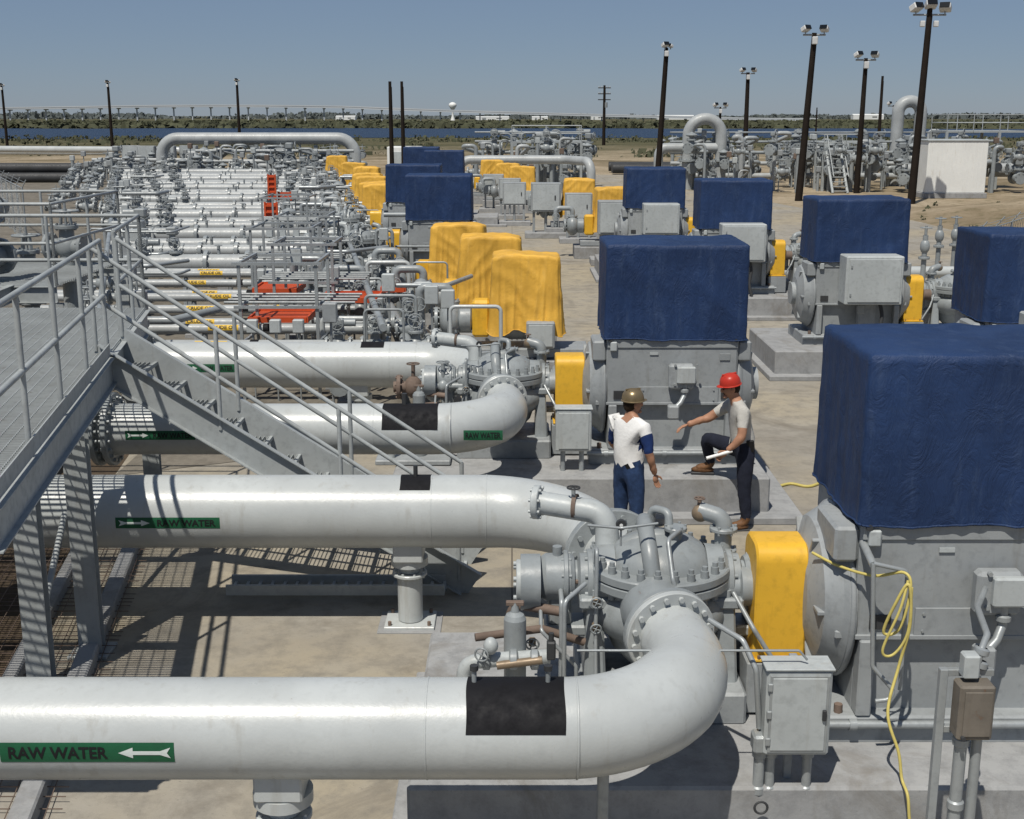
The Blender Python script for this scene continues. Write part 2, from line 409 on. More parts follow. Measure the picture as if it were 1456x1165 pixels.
for a,b in zip(pts,pts[1:]):
    d=b-a; rot=d.to_track_quat('X','Z').to_matrix(); mb.box((a+b)/2,(d.length*1.01,11,1.3),BRIDGE,0,rot); mb.box((a+b)/2+V((0,-5.6,1.0)),(d.length*1.01,.3,.9),BRIDGE,0,rot)
    if a.z>2.2:
        mb.box((a.x,a.y-1,(a.z-.7)/2),(1.0,1.2,a.z-.7),BRIDGE); mb.box((a.x,a.y,a.z-1.2),(1.2,9,.9),BRIDGE)
mb.make('highway_bridge')
mb=MB(); mb.lathe((-56,1200,0),(0,0,1),[(2.2,0),(1.0,4),(.9,9),(2.2,11),(3.8,13.5),(3.5,15.2),(1.8,16.4),(0,16.8)],20,WHITE,True); mb.make('water_tower')
def shed(name,x,y,wd,d,h,mat,gable=True):
    mb=MB(); mb.box((x,y,h/2),(wd,d,h),mat,.03)
    if gable: mb.add([(x-wd/2-.1,y-d/2-.1,h),(x+wd/2+.1,y-d/2-.1,h),(x+wd/2+.1,y,h*1.25),(x-wd/2-.1,y,h*1.25),(x+wd/2+.1,y+d/2+.1,h),(x-wd/2-.1,y+d/2+.1,h)],[(0,1,2,3),(3,2,4,5),(0,3,5),(1,4,2)],mat)
    mb.box((x-wd*.25,y-d/2-.02,h*.4),(wd*.12,.06,h*.75),GRAY); mb.box((x+wd*.2,y-d/2-.02,h*.55),(wd*.16,.06,h*.25),DARK)
    return mb.make(name)
for (x,y,wd,h) in [(-170,1300,20,3.5),(-20,1300,34,3),(28,1280,16,3),(180,1400,40,4),(420,1500,36,5),(90,1350,12,4)]: shed('distant_warehouse',x,y,wd,12,h,WHITE)

# ------------------------------------------------------------------ light poles
def lightpole(x,y,h,kind,lean=0,r=.16):
    mb=MB(); top=V((lean*h,0,h)); mb.cyl((0,0,0),top,r,WOOD,r*.68,n=12)
    def flood(p,yaw,s=1):
        rot=Matrix.Rotation(yaw,3,'Z')@Matrix.Rotation(math.radians(-28),3,'X')
        mb.box(p,(.5*s,.42*s,.3*s),LAMP,.05,rot); mb.box(V(p)+rot@V((0,-.235*s,0)),(.44*s,.05,.26*s),GLASS,.01,rot)
        mb.cyl(V(p)+V((0,0,-.15*s)),V(p)+V((0,0,-.34*s)),.035,GALV,n=6)
    if kind=='triple':
        mb.cyl(top+V((-.85,0,-.55)),top+V((.85,0,-.55)),.05,GALV,n=8)
        for dx,yw in((-.75,.5),(0,0),(.75,-.5)): flood(top+V((dx,-.1,-.2+ (0.15 if dx==0 else 0))),yw,1.15)
        for dx in(-.35,.35): mb.box(top+V((dx,-.05,-1.0)),(.25,.2,.3),LAMP,.03)
    elif kind=='twin':
        mb.cyl(top+V((-.6,0,-.1)),top+V((.6,0,-.1)),.05,GALV,n=8)
        for dx,yw in((-.5,.6),(.5,-.6)): flood(top+V((dx,-.1,.2)),yw,.9)
        mb.box(top+V((0,-.2,-.4)),(.28,.25,.4),LAMP,.03)
    elif kind=='single':
        flood(top+V((-.1,-.15,.15)),.5,.8); flood(top+V((.25,0,.1)),-.9,.6); mb.box(top+V((0,-.2,-.35)),(.25,.22,.32),LAMP,.03)
    name='flood_light_pole'
    if kind=='bare': name='wooden_pole'
    if kind=='power':
        name='power_pole'
        for dz in(.4,1.3,2.2): mb.box(top+V((0,-.1,-dz)),(2.0,.12,.14),WOOD,.01)
        for dz in(.4,1.3): 
            for dx in(-.85,-.4,.4,.85): mb.cyl(top+V((dx,-.1,-dz)),top+V((dx,-.1,-dz+.3)),.06,LAMP,n=6)
        mb.cyl(top+V((.3,-.2,-3.4)),top+V((.3,-.2,-2.6)),.22,GALV,n=10)
    mb.cyl((r+.02,0,0),(lean*h+r*.7,0,h*.95),.025,WOOD,n=5)
    mb.make(name,(x,y,0))
for a in [(21.3,66.7,10.2,'triple',.025,.2),(15.8,69,8.9,'twin',.045,.19),(8.75,76,8.5,'single',.045,.17),(20.3,110,8.2,'twin',0,.22),(20.9,76,7.9,'twin',.01,.17),
    (29,100,7.6,'bare',0,.14),(42,140,5.7,'twin',0,.14),(20,122,5.4,'twin',0,.14),(14.5,200,9.2,'power',0,.25),(-7.75,81,6.7,'bare',0,.14),(-7.0,81,6.7,'bare',0,.13),
    (-34.5,160,8.8,'single',0,.2),(-51,161,8.6,'single',0,.2),(-64,160,8.2,'single',0,.18),(36,150,5.5,'bare',0,.1)]: lightpole(*a)

# ------------------------------------------------------------------ big pipes
def weld(mb,x,y,z,r): mb.lathe((x-.006,y,z),(1,0,0),[(r,0),(r+.003,.002),(r+.003,.010),(r,.012)],40,PIPE)
def support(mb,x,y,z,r,base=True):
    mb.box((x,y,z-r-.0),(.27,r*1.15,.20),PIPE,.012)
    mb.cyl((x,y,z-r-.10),(x,y,z-r-.17),.17,PIPE,n=24); mb.cyl((x,y,z-r-.17),(x,y,z-r-.24),.095,PIPE,n=20)
    zc=z-r-.26; mb.flange((x,y,zc),(0,0,1),.16,.03,PIPE,8,.013)
    mb.cyl((x,y,zc),(x,y,.06),.115,PIPE,n=24)
    mb.box((x,y,.035),(.46,.40,.035),PIPE,.005)
    for i in(-1,1):
        for j in(-1,1): mb.cyl((x+i*.18,y+j*.15,.04),(x+i*.18,y+j*.15,.09),.018,RUST,n=6)
    mb.box((x,y,.012),(.58,.5,.024),PAD,.004)
def nearpipe(k):
    ox,oy=-1.14*k,6.78*k; y=6.32+oy; z=1.26; r=.279; Rb=.82
    mb=MB(); xf=1.08+ox; cx=xf-Rb; p=[(-9,y,z),(-5,y,z),(-2,y,z),(cx-.3,y,z)]; rs=[r]*4; n=22; 
    for i in range(n+1):
        a=math.radians(106)*i/n; zz=z+.06*(i/n)**2; p.append((cx+Rb*math.sin(a),y+Rb-Rb*math.cos(a),zz)); rs.append(r if i<12 else r-(r-.225)*min(1,(i-12)/9))
    mb.tube(p,rs,PIPE,48); e=V(p[-1]); d=(V(p[-1])-V(p[-2])).normalized(); 
    q=e+d*.07; mb.cyl(e,q,.215,PIPE,n=36); mb.flange(q+d*.02,d,.30,.045,PIPE,16,.020,n=40); mb.flange(q+d*.07,d,.30,.045,PUMP,16,.018,n=40)
    mb.tube([q+d*.09,q+d*.3,V((1.03+ox,8.15+oy,1.28))],[.20,.22,.30],PUMP,24)
    for wx in (-.47,.36) : weld(mb,wx+ox*.9,y,z,r)
    if k==0:
        support(mb,-1.30,y,z,r); label(mb,-2.76,.94,.115,y,z,r,0.0,arrow='L'); patch(mb,-.25,.54,20,125,y,z,r)
        for xx in(-.21,.20): mb.cyl((xx,y,z+r),(xx,y,z+r+.07),.014,PUMP,n=8); mb.cyl((xx,y,z+r+.07),(xx,y,z+r+.10),.024,DARK,n=8)
        mb.cyl((.52,y+.05,z-r+.02),(.52,y+.05,0),.035,GALV,n=10); mb.torus((.56,y,.52),(1,.2,0),.055,.01,PUMP)
    else:
        support(mb,-2.2,y,z,r); label(mb,-4.15,.75,.10,y,z,r,0.0,arrow='R'); patch(mb,-1.40,.60,12,120,y,z,r)
        mb.cyl((-1.17,y,z+r),(-1.17,y,z+r+.12),.03,DARK,n=8)
        mb.flange((-4.36,y,z),(1,0,0),.40,.06,PUMP,20,.024,n=36); mb.flange((-4.50,y,z),(1,0,0),.40,.06,PUMP,20,.024,n=36)
        mb.flange((-4.75,y,z),(1,0,0),.38,.05,PUMP,20,.022,n=36)
        label(mb,-.52,.42,.11,y,z,r,.0,arrow='N')
    return mb.make('raw_water_discharge_pipe')
nearpipe(0); nearpipe(1)
def farpipe(k):
    ox,oy=-1.14*k,6.78*k; y=10.70+oy; z=1.10; r=.332; Rb=.95; xf=.72+ox; cx=xf-Rb
    mb=MB(); p=[(-9,y,z),(-5,y,z),(-2.5,y,z),(cx-.3,y,z)]; rs=[r]*4; n=16
    for i in range(n+1):
        a=math.radians(72)*i/n; p.append((cx+Rb*math.sin(a),y-Rb+Rb*math.cos(a),z)); rs.append(r-(.05)*(i/n))
    e=V(p[-1]); tgt=V((.98+ox,8.55+oy,1.2)); p.append(e.lerp(tgt,.35)); rs.append(.27); p.append(tgt); rs.append(.26)
    mb.tube(p,rs,PIPE,48); d=(tgt-e).normalized(); mb.flange(e.lerp(tgt,.45),d,.40,.09,PUMP,16,.022,n=32)
    weld(mb,-.72+ox*.9,y,z,r); weld(mb,cx,y,z,r)
    if k==0: support(mb,-.94,y,z,r); label(mb,-3.50,.92,.10,y,z,r,0,arrow='R'); patch(mb,-1.00,.27,52,128,y,z,r); mb.cyl((-.87,y,z+r),(-.87,y,z+r+.10),.02,DARK,n=8)
    else: support(mb,-2.2,y,z,r); label(mb,-4.72,.8,.115,y,z,r,0.05,arrow='R'); patch(mb,-2.16,.33,58,125,y,z,r)
    mb.flange((-5.2,y,z),(1,0,0),.46,.1,PUMP,20,.024,n=32)
    return mb.make('raw_water_suction_pipe')
farpipe(0); farpipe(1)

# ------------------------------------------------------------------ pump
def pump_mesh():
    mb=MB(); z=1.47; RR=.50
    mb.box((0,0,.62),(1.15,.95,.24),GRAY,.02)
    for sx in(-1,1):
        mb.box((sx*.46,0,.98),(.16,.62,.62),PUMP,.02,taper=.7); mb.box((sx*.46,0,1.30),(.22,.50,.08),PUMP,.015)
        for j in(-.2,.2): mb.cyl((sx*.46,j,1.34),(sx*.46,j,1.39),.025,PUMP,n=6)
    mb.lathe((0,0,.80),(0,0,1),[(.22,0),(.33,.12),(.41,.35),(.43,.62)],36,PUMP,True)
    mb.ell((.0,-.05,1.20),(.48,.44,.27),PUMP,n=28,m=16)
    mb.lathe((0,0,z-.07),(0,0,1),[(.38,0),(RR,0),(RR+.005,.01),(RR+.005,.06),(RR-.005,.067),(.0,.067)],48,PUMP)
    mb.lathe((0,0,z+.003),(0,0,1),[(.0,0),(RR-.005,0),(RR+.005,.008),(RR+.005,.055),(RR-.005,.065),(.34,.065)],48,PUMP)
    mb.lathe((0,0,z+.05),(0,0,1),[(.375,0),(.36,.06),(.31,.13),(.21,.19),(.09,.22),(0,.225)],36,PUMP,True)
    for i in range(24):
        a=2*pi*(i+.5)/24; x,y=.445*math.cos(a),.445*math.sin(a)
        mb.cyl((x,y,z+.06),(x,y,z+.12),.030,PUMP,n=6); mb.cyl((x,y,z+.12),(x,y,z+.15),.019,PUMP,n=8); mb.cyl((x,y,z-.07),(x,y,z-.12),.028,PUMP,n=6)
    mb.tube(catm([(-.33,.02,z+.05),(-.25,0,z+.17),(-.08,-.02,z+.24),(.06,-.02,z+.235),(.2,0,z+.17),(.33,.02,z+.05)]),.058,PUMP,12)
    mb.tube(catm([(-.08,-.36,z+.06),(-.10,-.29,z+.22),(-.11,-.1,z+.33),(-.10,.1,z+.32),(-.06,.3,z+.1)]),.058,PUMP,12)
    mb.cyl((.1,-.08,z+.16),(.1,-.08,z+.34),.045,PUMP,n=10); mb.flange((.1,-.08,z+.33),(0,0,1),.08,.03,PUMP,6,.01,n=14)
    mb.tube(bend([(-.05,.1,z+.28),(-.05,.1,z+.42),(.06,.0,z+.42),(.06,-.04,z+.3)],.05,5),.03,PUMP,10)
    for sx in(-1,1):
        mb.lathe((sx*.32,0,z-.06),(sx,0,0),[(.24,0),(.23,.12),(.17,.18),(.17,.24),(.12,.26),(.12,.34)],26,PUMP)
        mb.flange((sx*.49,0,z-.06),(1,0,0),.20,.04,PUMP,8,.018,n=22)
        mb.lathe((sx*.60,0,z-.06),(sx,0,0),[(0,0),(.15,0),(.17,.03),(.17,.20),(.145,.24),(.13,.27),(0,.27)],24,PUMP)
        mb.flange((sx*.66,0,z-.06),(1,0,0),.19,.035,PUMP,8,.015,n=20)
        mb.box((sx*.70,0,z-.28),(.16,.22,.22),PUMP,.02); mb.box((sx*.66,0,z-.42),(.30,.26,.08),PUMP,.015)
        mb.cyl((sx*.72,0,z+.1),(sx*.72,0,z+.17),.035,PUMP,n=10)
        mb.box((sx*.62,0,z-.05),(.10,.26,.03),RUST,.01)
    mb.cyl((.8,0,z-.06),(1.0,0,z-.06),.05,RUST,n=12)
    mb.cyl((-.98,-.05,z-.08),(-.84,-.05,z-.08),.20,PUMP,n=24); mb.flange((-.98,-.05,z-.08),(1,0,0),.16,.06,LGRAY,6,.018,n=20)
    mb.tube(bend([(-1.05,-.1,.55),(-1.05,-.1,1.25),(-.7,-.25,1.25)],.1,6),.035,RUST,8)
    e=bend([(-.36,.1,z+.10),(-.36,.16,z+.36),(-.86,.30,z+.40)],.14,8); mb.tube(e,.085,LGRAY,16); mb.flange(e[-1],(1,-.25,0),.125,.05,LGRAY,8,.013,n=18); mb.flange((-.36,.11,z+.12),(0,0.1,1),.12,.03,PUMP,8,.013,n=18)
    mb.lathe((-.60,.23,z+.39),(.96,-.25,0),[(.086,0),(.094,.0),(.094,.03),(.086,.03)],18,RUST)
    mb.cyl((-.60,.2,z+.46),(-.60,.2,z+.54),.015,PUMP,n=8); mb.wheel((-.60,.2,z+.54),(0,0,1),.045,DARK,.006)
    e=bend([(.47,.12,z+.0),(.47,.12,z+.34),(.30,.18,z+.38)],.08,8); mb.tube(e,.062,PUMP,14); mb.flange((.47,.12,z+.1),(0,0,1),.10,.03,PUMP,6,.012,n=16); mb.flange((.47,.12,z+.26),(0,0,1),.10,.03,PUMP,6,.012,n=16)
    mb.ell((.31,.17,z+.36),(.065,.06,.065),BRASS,n=12,m=8); mb.cyl((.30,.17,z+.4),(.30,.17,z+.47),.015,RUST,n=8); mb.wheel((.30,.17,z+.47),(0,0,1),.035,RUST,.006)
    mb.tube(bend([(-.46,-.16,z+.1),(-.46,-.30,z+.36),(-.46,-.30,z-.4),(-.46,-.4,.75)],.04,4),.014,GALV,8)
    mb.tube(bend([(.12,-.15,z+.34),(.02,-.30,z+.32),(.04,-.47,z+.1),(.10,-.53,z-.1),(.16,-.48,z-.25)],.06,5),.017,GALV,8)
    mb.tube(bend([(-.52,-.22,z+.40),(-.30,-.34,z+.42),(-.05,-.30,z+.44)],.04,4),.010,GALV,6)
    mb.tube(bend([(.50,-.2,z-.1),(.62,-.38,z-.3),(.78,-.42,z-.55),(.95,-.35,.8)],.06,5),.017,GALV,8)
    mb.tube(bend([(-.7,-.15,z-.1),(-.7,-.36,z-.1),(-.7,-.36,.75)],.04,4),.018,GALV,8)
    mb.tube(bend([(-.84,-.15,z-.2),(-.84,-.40,z-.3),(-.60,-.42,z-.55),(-.60,-.42,.7)],.04,4),.014,GALV,8)
    for (x,y,zz,r) in [(-.46,-.34,z-.12,.040),(-.90,-.35,1.05,.045),(-.46,-.32,z-.32,.036)]: mb.wheel((x,y,zz),(0,1,.2),r,PUMP,.007); mb.box((x,y+.04,zz),(.05,.07,.05),BRASS,.01)
    for (x,y,zz) in [(-.30,-.30,z+.40)]:
        mb.cyl((x,y,zz-.12),(x,y,zz),.008,GALV,n=6); mb.lathe((x,y+.02,zz+.03),(0,-1,0),[(0,0),(.036,0),(.036,.035),(.029,.035),(0,.03)],16,DARK); mb.lathe((x,y-.012,zz+.03),(0,-1,0),[(.027,0),(0,0.0001)],14,WHITE)
    return mb.mesh('centrifugal_pump')
PM=pump_mesh()
def guard_mesh():
    mb=MB(); w=.36; d=.22; z0=.93; zt=1.745; rr=.12
    prof=[(-d,z0)]+[(-d+rr-rr*math.cos(a),zt-rr+rr*math.sin(a)) for a in (pi/2*i/8 for i in range(0,9))]+[(d-rr+rr*math.sin(a),zt-rr+rr*math.cos(a)) for a in (pi/2*i/8 for i in range(0,9))]+[(d,z0)]
    n=len(prof)
    vs=[]
    for x,ins in ((-w/2,.014),(-w/2+.014,0),(w/2-.014,0),(w/2,.014)):
        for (y,z) in prof:
            vs.append((x,y-math.copysign(ins,y) if abs(y)>1e-6 else y,z-(ins if z>z0+.02 else 0)))
    for k in range(3): mb.add(vs[k*n:(k+2)*n],[(i,n+i,n+i+1,i+1) for i in range(n-1)],YEL,k==1)
    mb.add(vs[:n],[tuple(range(n))[::-1]],YEL); mb.add(vs[-n:],[tuple(range(n))],YEL)
    mb.box((0,0,.925),(w+.05,2*d+.06,.02),YEL,.004)
    mb.box((0,0,.72),(.44,.5,.38),GRAY,.01)
    mb.lathe((-w/2-.18,0,1.38),(1,0,0),[(.06,0),(.10,.02),(.10,.10),(.14,.11),(.14,.18)],20,PUMP)
    mb.lathe((w/2,0,1.38),(1,0,0),[(.14,0),(.14,.05),(.10,.06),(.10,.2)],20,RUST)
    for i in(-1,1): mb.cyl((i*.14,-d-.02,.94),(i*.14,-d-.02,.96),.012,RUST,n=6)
    return mb.mesh('coupling_guard')
GM=guard_mesh()
def motor_mesh(front=True,tbox=False):
    mb=MB()
    mb.box((0,0,.60),(1.95,1.25,.20),GRAY,.015)
    mb.box((.0,0,.97),(1.5,1.00,.56),GRAY,.01)
    mb.box((0,0,1.66),(1.56,1.16,.84),GRAY,.025)
    mb.box((0,0,2.35),(1.40,1.02,.60),GRAY,.02)
    for sx in(-1,1):
        mb.box((sx*.70,-.56,.97),(.10,.14,.54),GRAY,.01); mb.box((sx*.83,-.3,1.25),(.14,.5,.06),GRAY,.01)
        mb.lathe((sx*.775,0,1.38),(sx,0,0),[(.60,0),(.60,.05),(.57,.08),(.50,.19),(.30,.26),(.20,.27),(.20,.34),(.0,.34)],40,GRAY,False)
        mb.torus((sx*.80,0,1.38),(1,0,0),.595,.022,GRAY,40,8)
        for i in range(12):
            a=2*pi*i/12; q=V((sx*.80,.54*math.cos(a),1.38+.54*math.sin(a))); mb.cyl(q,q+V((sx*.05,0,0)),.02,GRAY,n=6)
        for i in range(6):
            a=2*pi*(i+.5)/6; rot=Matrix.Rotation(a,3,'X'); mb.box(V((sx*.93,0,1.38))+rot@V((0,0,.38)),(.16,.03,.24),GRAY,.005,rot)
        mb.box((sx*.86,-.30,1.88),(.16,.5,.24),GRAY,.02)
    y=-.585
    mb.box((0,y,1.98),(1.54,.02,.10),GRAY,.004); mb.box((.08,y-.004,1.36),(.95,.016,.20),GRAY,.003)
    mb.box((0,y-.002,1.255),(1.56,.03,.03),GRAY,.003)
    for x in(-.34,.50): 
        for z in(1.30,1.42): mb.cyl((x,y-.01,z),(x,y-.022,z),.010,GALV,n=8)
    for x in(-.62,.66): mb.box((x,y-.002,1.36),(.14,.014,.10),DARK,.002)
    for x in(-.74,.74): mb.cyl((x,y,2.02),(x,y-.04,2.02),.022,DARK,n=8)
    mb.box((-.70,y-.02,1.95),(.08,.05,.11),LGRAY,.01); mb.box((-.22,y-.003,1.86),(.10,.01,.03),LGRAY); mb.box((.62,y-.004,1.82),(.12,.01,.08),GALV,.002)
    mb.box((.10,y-.07,1.60),(.30,.12,.30),GRAY,.035); mb.box((.15,y-.15,1.63),(.22,.06,.20),LGRAY,.025)
    for i in(-1,1):
        for j in(-1,1): mb.cyl((.15+i*.13,y-.12,1.63+j*.115),(.15+i*.13,y-.15,1.63+j*.115),.016,GALV,n=6)
    mb.tube(bend([(.14,y-.11,1.52),(.14,y-.11,1.38),(.09,y-.16,1.30),(.0,y-.20,1.22)],.05,4),.03,GALV,10)
    mb.lathe((.14,y-.11,1.46),(0,0,-1),[(.035,0),(.05,.01),(.05,.04),(.035,.05)],12,GALV)
    mb.box((.0,y-.20,1.20),(.13,.11,.16),GRAY,.015)
    if tbox:
        mb.box((.12,-.86,1.75),(1.02,.50,.86),LGRAY,.02); mb.box((.12,-1.118,1.75),(.92,.02,.76),LGRAY,.006)
        for z in(1.5,2.0): mb.box((-.30,-1.13,z),(.03,.02,.06),GALV,.004)
        mb.box((.12,-.7,1.1),(.3,.2,.5),GRAY,.02)
        mb.tube(catm([(.3,-.9,1.33),(.34,-.95,1.1),(.30,-1.0,.8),(.36,-1.05,.52)]),.035,DARK,8)
    mb.cyl((-1.0,-.66,.66),(1.0,-.66,.66),.028,GALV,n=8); 
    for x in(-.8,-.1,.6): mb.cyl((x,-.66,.66),(x+.05,-.66,.66),.04,GALV,n=8)
    for x in(-.85,.85): mb.cyl((x,-.56,.70),(x,-.56,.76),.03,RUST,n=6)
    return mb.mesh('electric_motor')
MM=motor_mesh(); MMT=motor_mesh(tbox=True)
def tarp_mesh(name,w,d,z0,z1,mat,seed,fold=.03,hem=.04,flare=.0,peak=.0,wr=1.0,corner=0.0,cr=.05):
    Np,Ml,T=200,24,14; hw,hd=w/2,d/2; r=cr
    per=2*(w+d)
    def pt(s):
        s=(s%1)*per
        if s<w: q=V((-hw+s,-hd))
        elif s<w+d: q=V((hw,-hd+s-w))
        elif s<2*w+d: q=V((hw-(s-w-d),hd))
        else: q=V((-hw,hd-(s-2*w-d)))
        inn=V((max(-hw+r,min(hw-r,q.x)),max(-hd+r,min(hd-r,q.y)))); dd=(q-inn)
        dd=dd.normalized() if dd.length>1e-6 else V((0,0)); return inn+dd*r,dd
    ring=[pt((i+.5)/Np) for i in range(Np)]
    vs=[];fs=[]
    def topz(x,y): 
        return z1+.018*noise.noise(V((x*2,y*2,seed)))*wr+ peak*(1-abs(x/hw)**2)*.5 + peak*.6*noise.noise(V((x*1.6,y*1.6,seed+7)))
    for l in range(Ml+1):
        t=l/Ml
        for i,(p,dd) in enumerate(ring):
            ph=i/Np*2*pi; cs=V((math.cos(ph),math.sin(ph)))
            cn=max(0,1-(min(abs(abs(p.x)-hw)+abs(abs(p.y)-hd),.4))/.4)
            f=noise.noise(V((cs.x*2.6,cs.y*2.6,seed+t*.5)))+.55*noise.noise(V((cs.x*8,cs.y*8,seed+t*.8+4)))
            ri=1-abs(noise.noise(V((cs.x*6+t*.4,cs.y*6,seed+t*.7+9))))*3.2
            diag=1-abs(noise.noise(V((p.x*3+t*2.5,p.y*3,seed+t*2+19))))*3
            off=fold*(f*.8+max(0,ri)*.6)*(1.15-t*.95)+fold*.35*max(0,diag)*min(wr,1.2)+flare*(1-t)**1.5+corner*cn*(1-t)
            q=p+V((dd.x,dd.y))*off
            zb=z0+hem*(noise.noise(V((cs.x*2.2,cs.y*2.2,seed+11)))+.35*noise.noise(V((cs.x*9,cs.y*9,seed+12))))-corner*cn*1.2
            tz=topz(p.x,p.y); z=zb+(tz-zb)*t
            vs.append((q.x,q.y,z))
    for k in range(1,T+1):
        f=1-k/T; 
        for i,(p,dd) in enumerate(ring):
            q=p*f if k>1 else p*(1-.03)
            z=topz(q.x,q.y)+.014+.010*wr*noise.noise(V((q.x*5,q.y*5,seed+3)))+.006*max(0,1-3*abs(noise.noise(V((q.x*2.5,q.y*2.5,seed+33)))))
            vs.append((q.x,q.y,z))
    M=Ml+T+1
    for l in range(M-1):
        for i in range(Np): fs.append((l*Np+i,l*Np+(i+1)%Np,(l+1)*Np+(i+1)%Np,(l+1)*Np+i))
    mb=MB(); mb.add(vs,fs,mat,True)
    L=[V(vs[i]) for i in range(Np)]; mb.tube(L+[L[0]],.008,mat,6,False)
    return mb.mesh(name)
TB=[tarp_mesh('motor_tarp_cover',1.66,1.20,2.03,3.13,BTARP,i*13.7+2,.022,.03,.010,.0,.9,.0,.03) for i in range(3)]
def pad(x,y,w,d,h):
    mb=MB(); mb.box((x,y,h/2+.012),(w,d,h),PAD,.02); mb.box((x+.12,y-.05,.055),(w+.5,d+.35,.09),PAD,.01); mb.make('concrete_equipment_pad')
UA=[(1.84,8.16),(.70,14.94)]
for k,(gx,gy) in enumerate(UA):
    pad(gx+(-.05 if k==0 else .1),gy,4.9 if k==0 else 4.4,2.4,.5)
    inst(PM,'centrifugal_pump',(gx-.80,gy+.1,0)); inst(GM,'coupling_guard',(gx+.01,gy,0))
    inst(MM,'electric_motor',(gx+1.20,gy,0)); inst(TB[k],'motor_tarp_cover',(gx+1.23,gy-.0,0))
for k,(x,y) in enumerate([(6.85,16.2),(6.3,22.9),(5.2,29.5),(4.1,36.2)]):
    pad(x+.9,y,5.0,2.5,.5)
    inst(MMT,'electric_motor',(x,y,0),0,(1,1,1)); inst(TB[(k+2)%3],'motor_tarp_cover',(x,y,0),pi if k%2 else 0)
    inst(GM,'coupling_guard',(x+1.05,y-.25,0),0,(.95,1,1)); inst(PM,'centrifugal_pump',(x+2.0,y,0),0,(-1,1,1))
    mb=MB()
    e=bend([(x+2.6,y-1.4,.5),(x+2.6,y-1.4,2.05),(x+2.05,y-1.2,2.05),(x+2.0,y-.5,1.3)],.28,8); mb.tube(e,.16,PUMP,16); mb.flange(e[3],(0,0,1),.24,.05,PUMP,10); mb.flange((x+2.6,y-1.4,1.0),(0,0,1),.26,.05,PUMP,10)
    mb.tube(bend([(x+2.6,y-1.4,.3),(x+12,y-1.4,.3)],.1),.16,PIPE,14); mb.wheel((x+2.0,y-1.0,1.9),(0,0,1),.13,PUMP); mb.make('pump_discharge_riser')
for k,(x,y,s) in enumerate([(-1.85,32,1),(-3.0,38.6,1),(-2.9,54,.95),(-4.3,60,.95)]):
    pad(x+.3,y,4.0,2.4,.4); inst(MM,'electric_motor',(x,y,0)); inst(TB[k%3],'motor_tarp_cover',(x,y,0)); inst(GM,'coupling_guard',(x-1.2,y,0)); inst(PM,'centrifugal_pump',(x-2.05,y+.1,0))

# ------------------------------------------------------------------ crude pump units with yellow covers
def small_unit():
    mb=MB(); mb.box((0,0,.2),(2.6,1.2,.4),PAD,.02); mb.box((0,0,.5),(2.2,.8,.16),GRAY,.01)
    mb.lathe((-.45,0,1.05),(1,0,0),[(0,0),(.3,0),(.36,.06),(.36,.9),(.3,.98),(0,.98)],24,GRAY)
    for i in range(9): mb.lathe((-.35+i*.09,0,1.05),(1,0,0),[(.36,0),(.38,.0),(.38,.02),(.36,.02)],24,GRAY)
    mb.box((.25,-.52,.86),(.5,.26,.46),GRAY,.02); mb.box((.25,-.66,.86),(.42,.02,.38),LGRAY,.01); mb.cyl((.25,-.5,.6),(.25,-.5,.3),.04,GALV,n=8)
    mb.box((-.80,0,1.08),(.32,.42,.66),YEL,.05)
    mb.lathe((-1.25,0,1.05),(1,0,0),[(0,0),(.16,0),(.18,.03),(.24,.08),(.24,.26),(.15,.3),(.15,.38),(0,.38)],20,PUMP)
    mb.ell((-1.35,0,1.05),(.22,.33,.33),PUMP); mb.flange((-1.35,0,1.36),(0,0,1),.17,.05,PUMP,8,.02); mb.flange((-1.6,0,1.05),(1,0,0),.22,.06,PUMP,10,.02)
    mb.tube(bend([(-1.35,0,1.3),(-1.35,0,1.62),(-1.9,0,1.62),(-1.9,0,1.0)],.12,6),.08,PUMP,12); mb.wheel((-1.9,-.2,1.35),(0,1,0),.12,PUMP)
    return mb.mesh('crude_oil_pump')
SU=small_unit()
YT=[tarp_mesh('yellow_motor_cover',1.16,.86,.92,2.17,YTARP,50+i*9.1,.050,.11,.055,.10,1.7,.07,.09) for i in range(4)]
YL=[(.25,21.9),(-.42,24.6),(-1.20,28.0),(-4.55,43.2),(-5.0,46),(-5.5,49),(-6.1,53),(-6.7,58),(-8.2,65),(-10.3,74),(2.6,48.3),(3.35,41.2),(.5,60.5),(-1.05,67),(-.2,64)]
for k,(x,y) in enumerate(YL):
    inst(SU,'crude_oil_pump',(x,y,0)); inst(YT[k%4],'yellow_motor_cover',(x,y+.05,0),R.uniform(-.10,.10)+(pi if k%3==1 else 0),(1,1,1+.03*(k%2)))
def cabinet():
    mb=MB(); mb.box((0,0,1.35),(1.0,.5,.95),GRAY,.02); mb.box((0,-.26,1.35),(.88,.02,.83),LGRAY,.006); mb.box((.3,-.28,1.35),(.04,.03,.14),DARK,.005)
    for x in(-.4,.4): mb.box((x,0,.45),(.08,.3,.9),GRAY,.005)
    mb.cyl((0,0,.9),(0,0,.1),.05,GALV); mb.box((0,0,.1),(1.4,.9,.2),PAD,.02); return mb.mesh('starter_cabinet')
CB=cabinet()
for (x,y,s) in [(2.45,46,1),(3.25,39.2,1.1),(1.3,48,1.15),(.1,53.5,1),(-.9,61,1),(-.1,57,1)]: inst(CB,'starter_cabinet',(x,y,0),0,s)

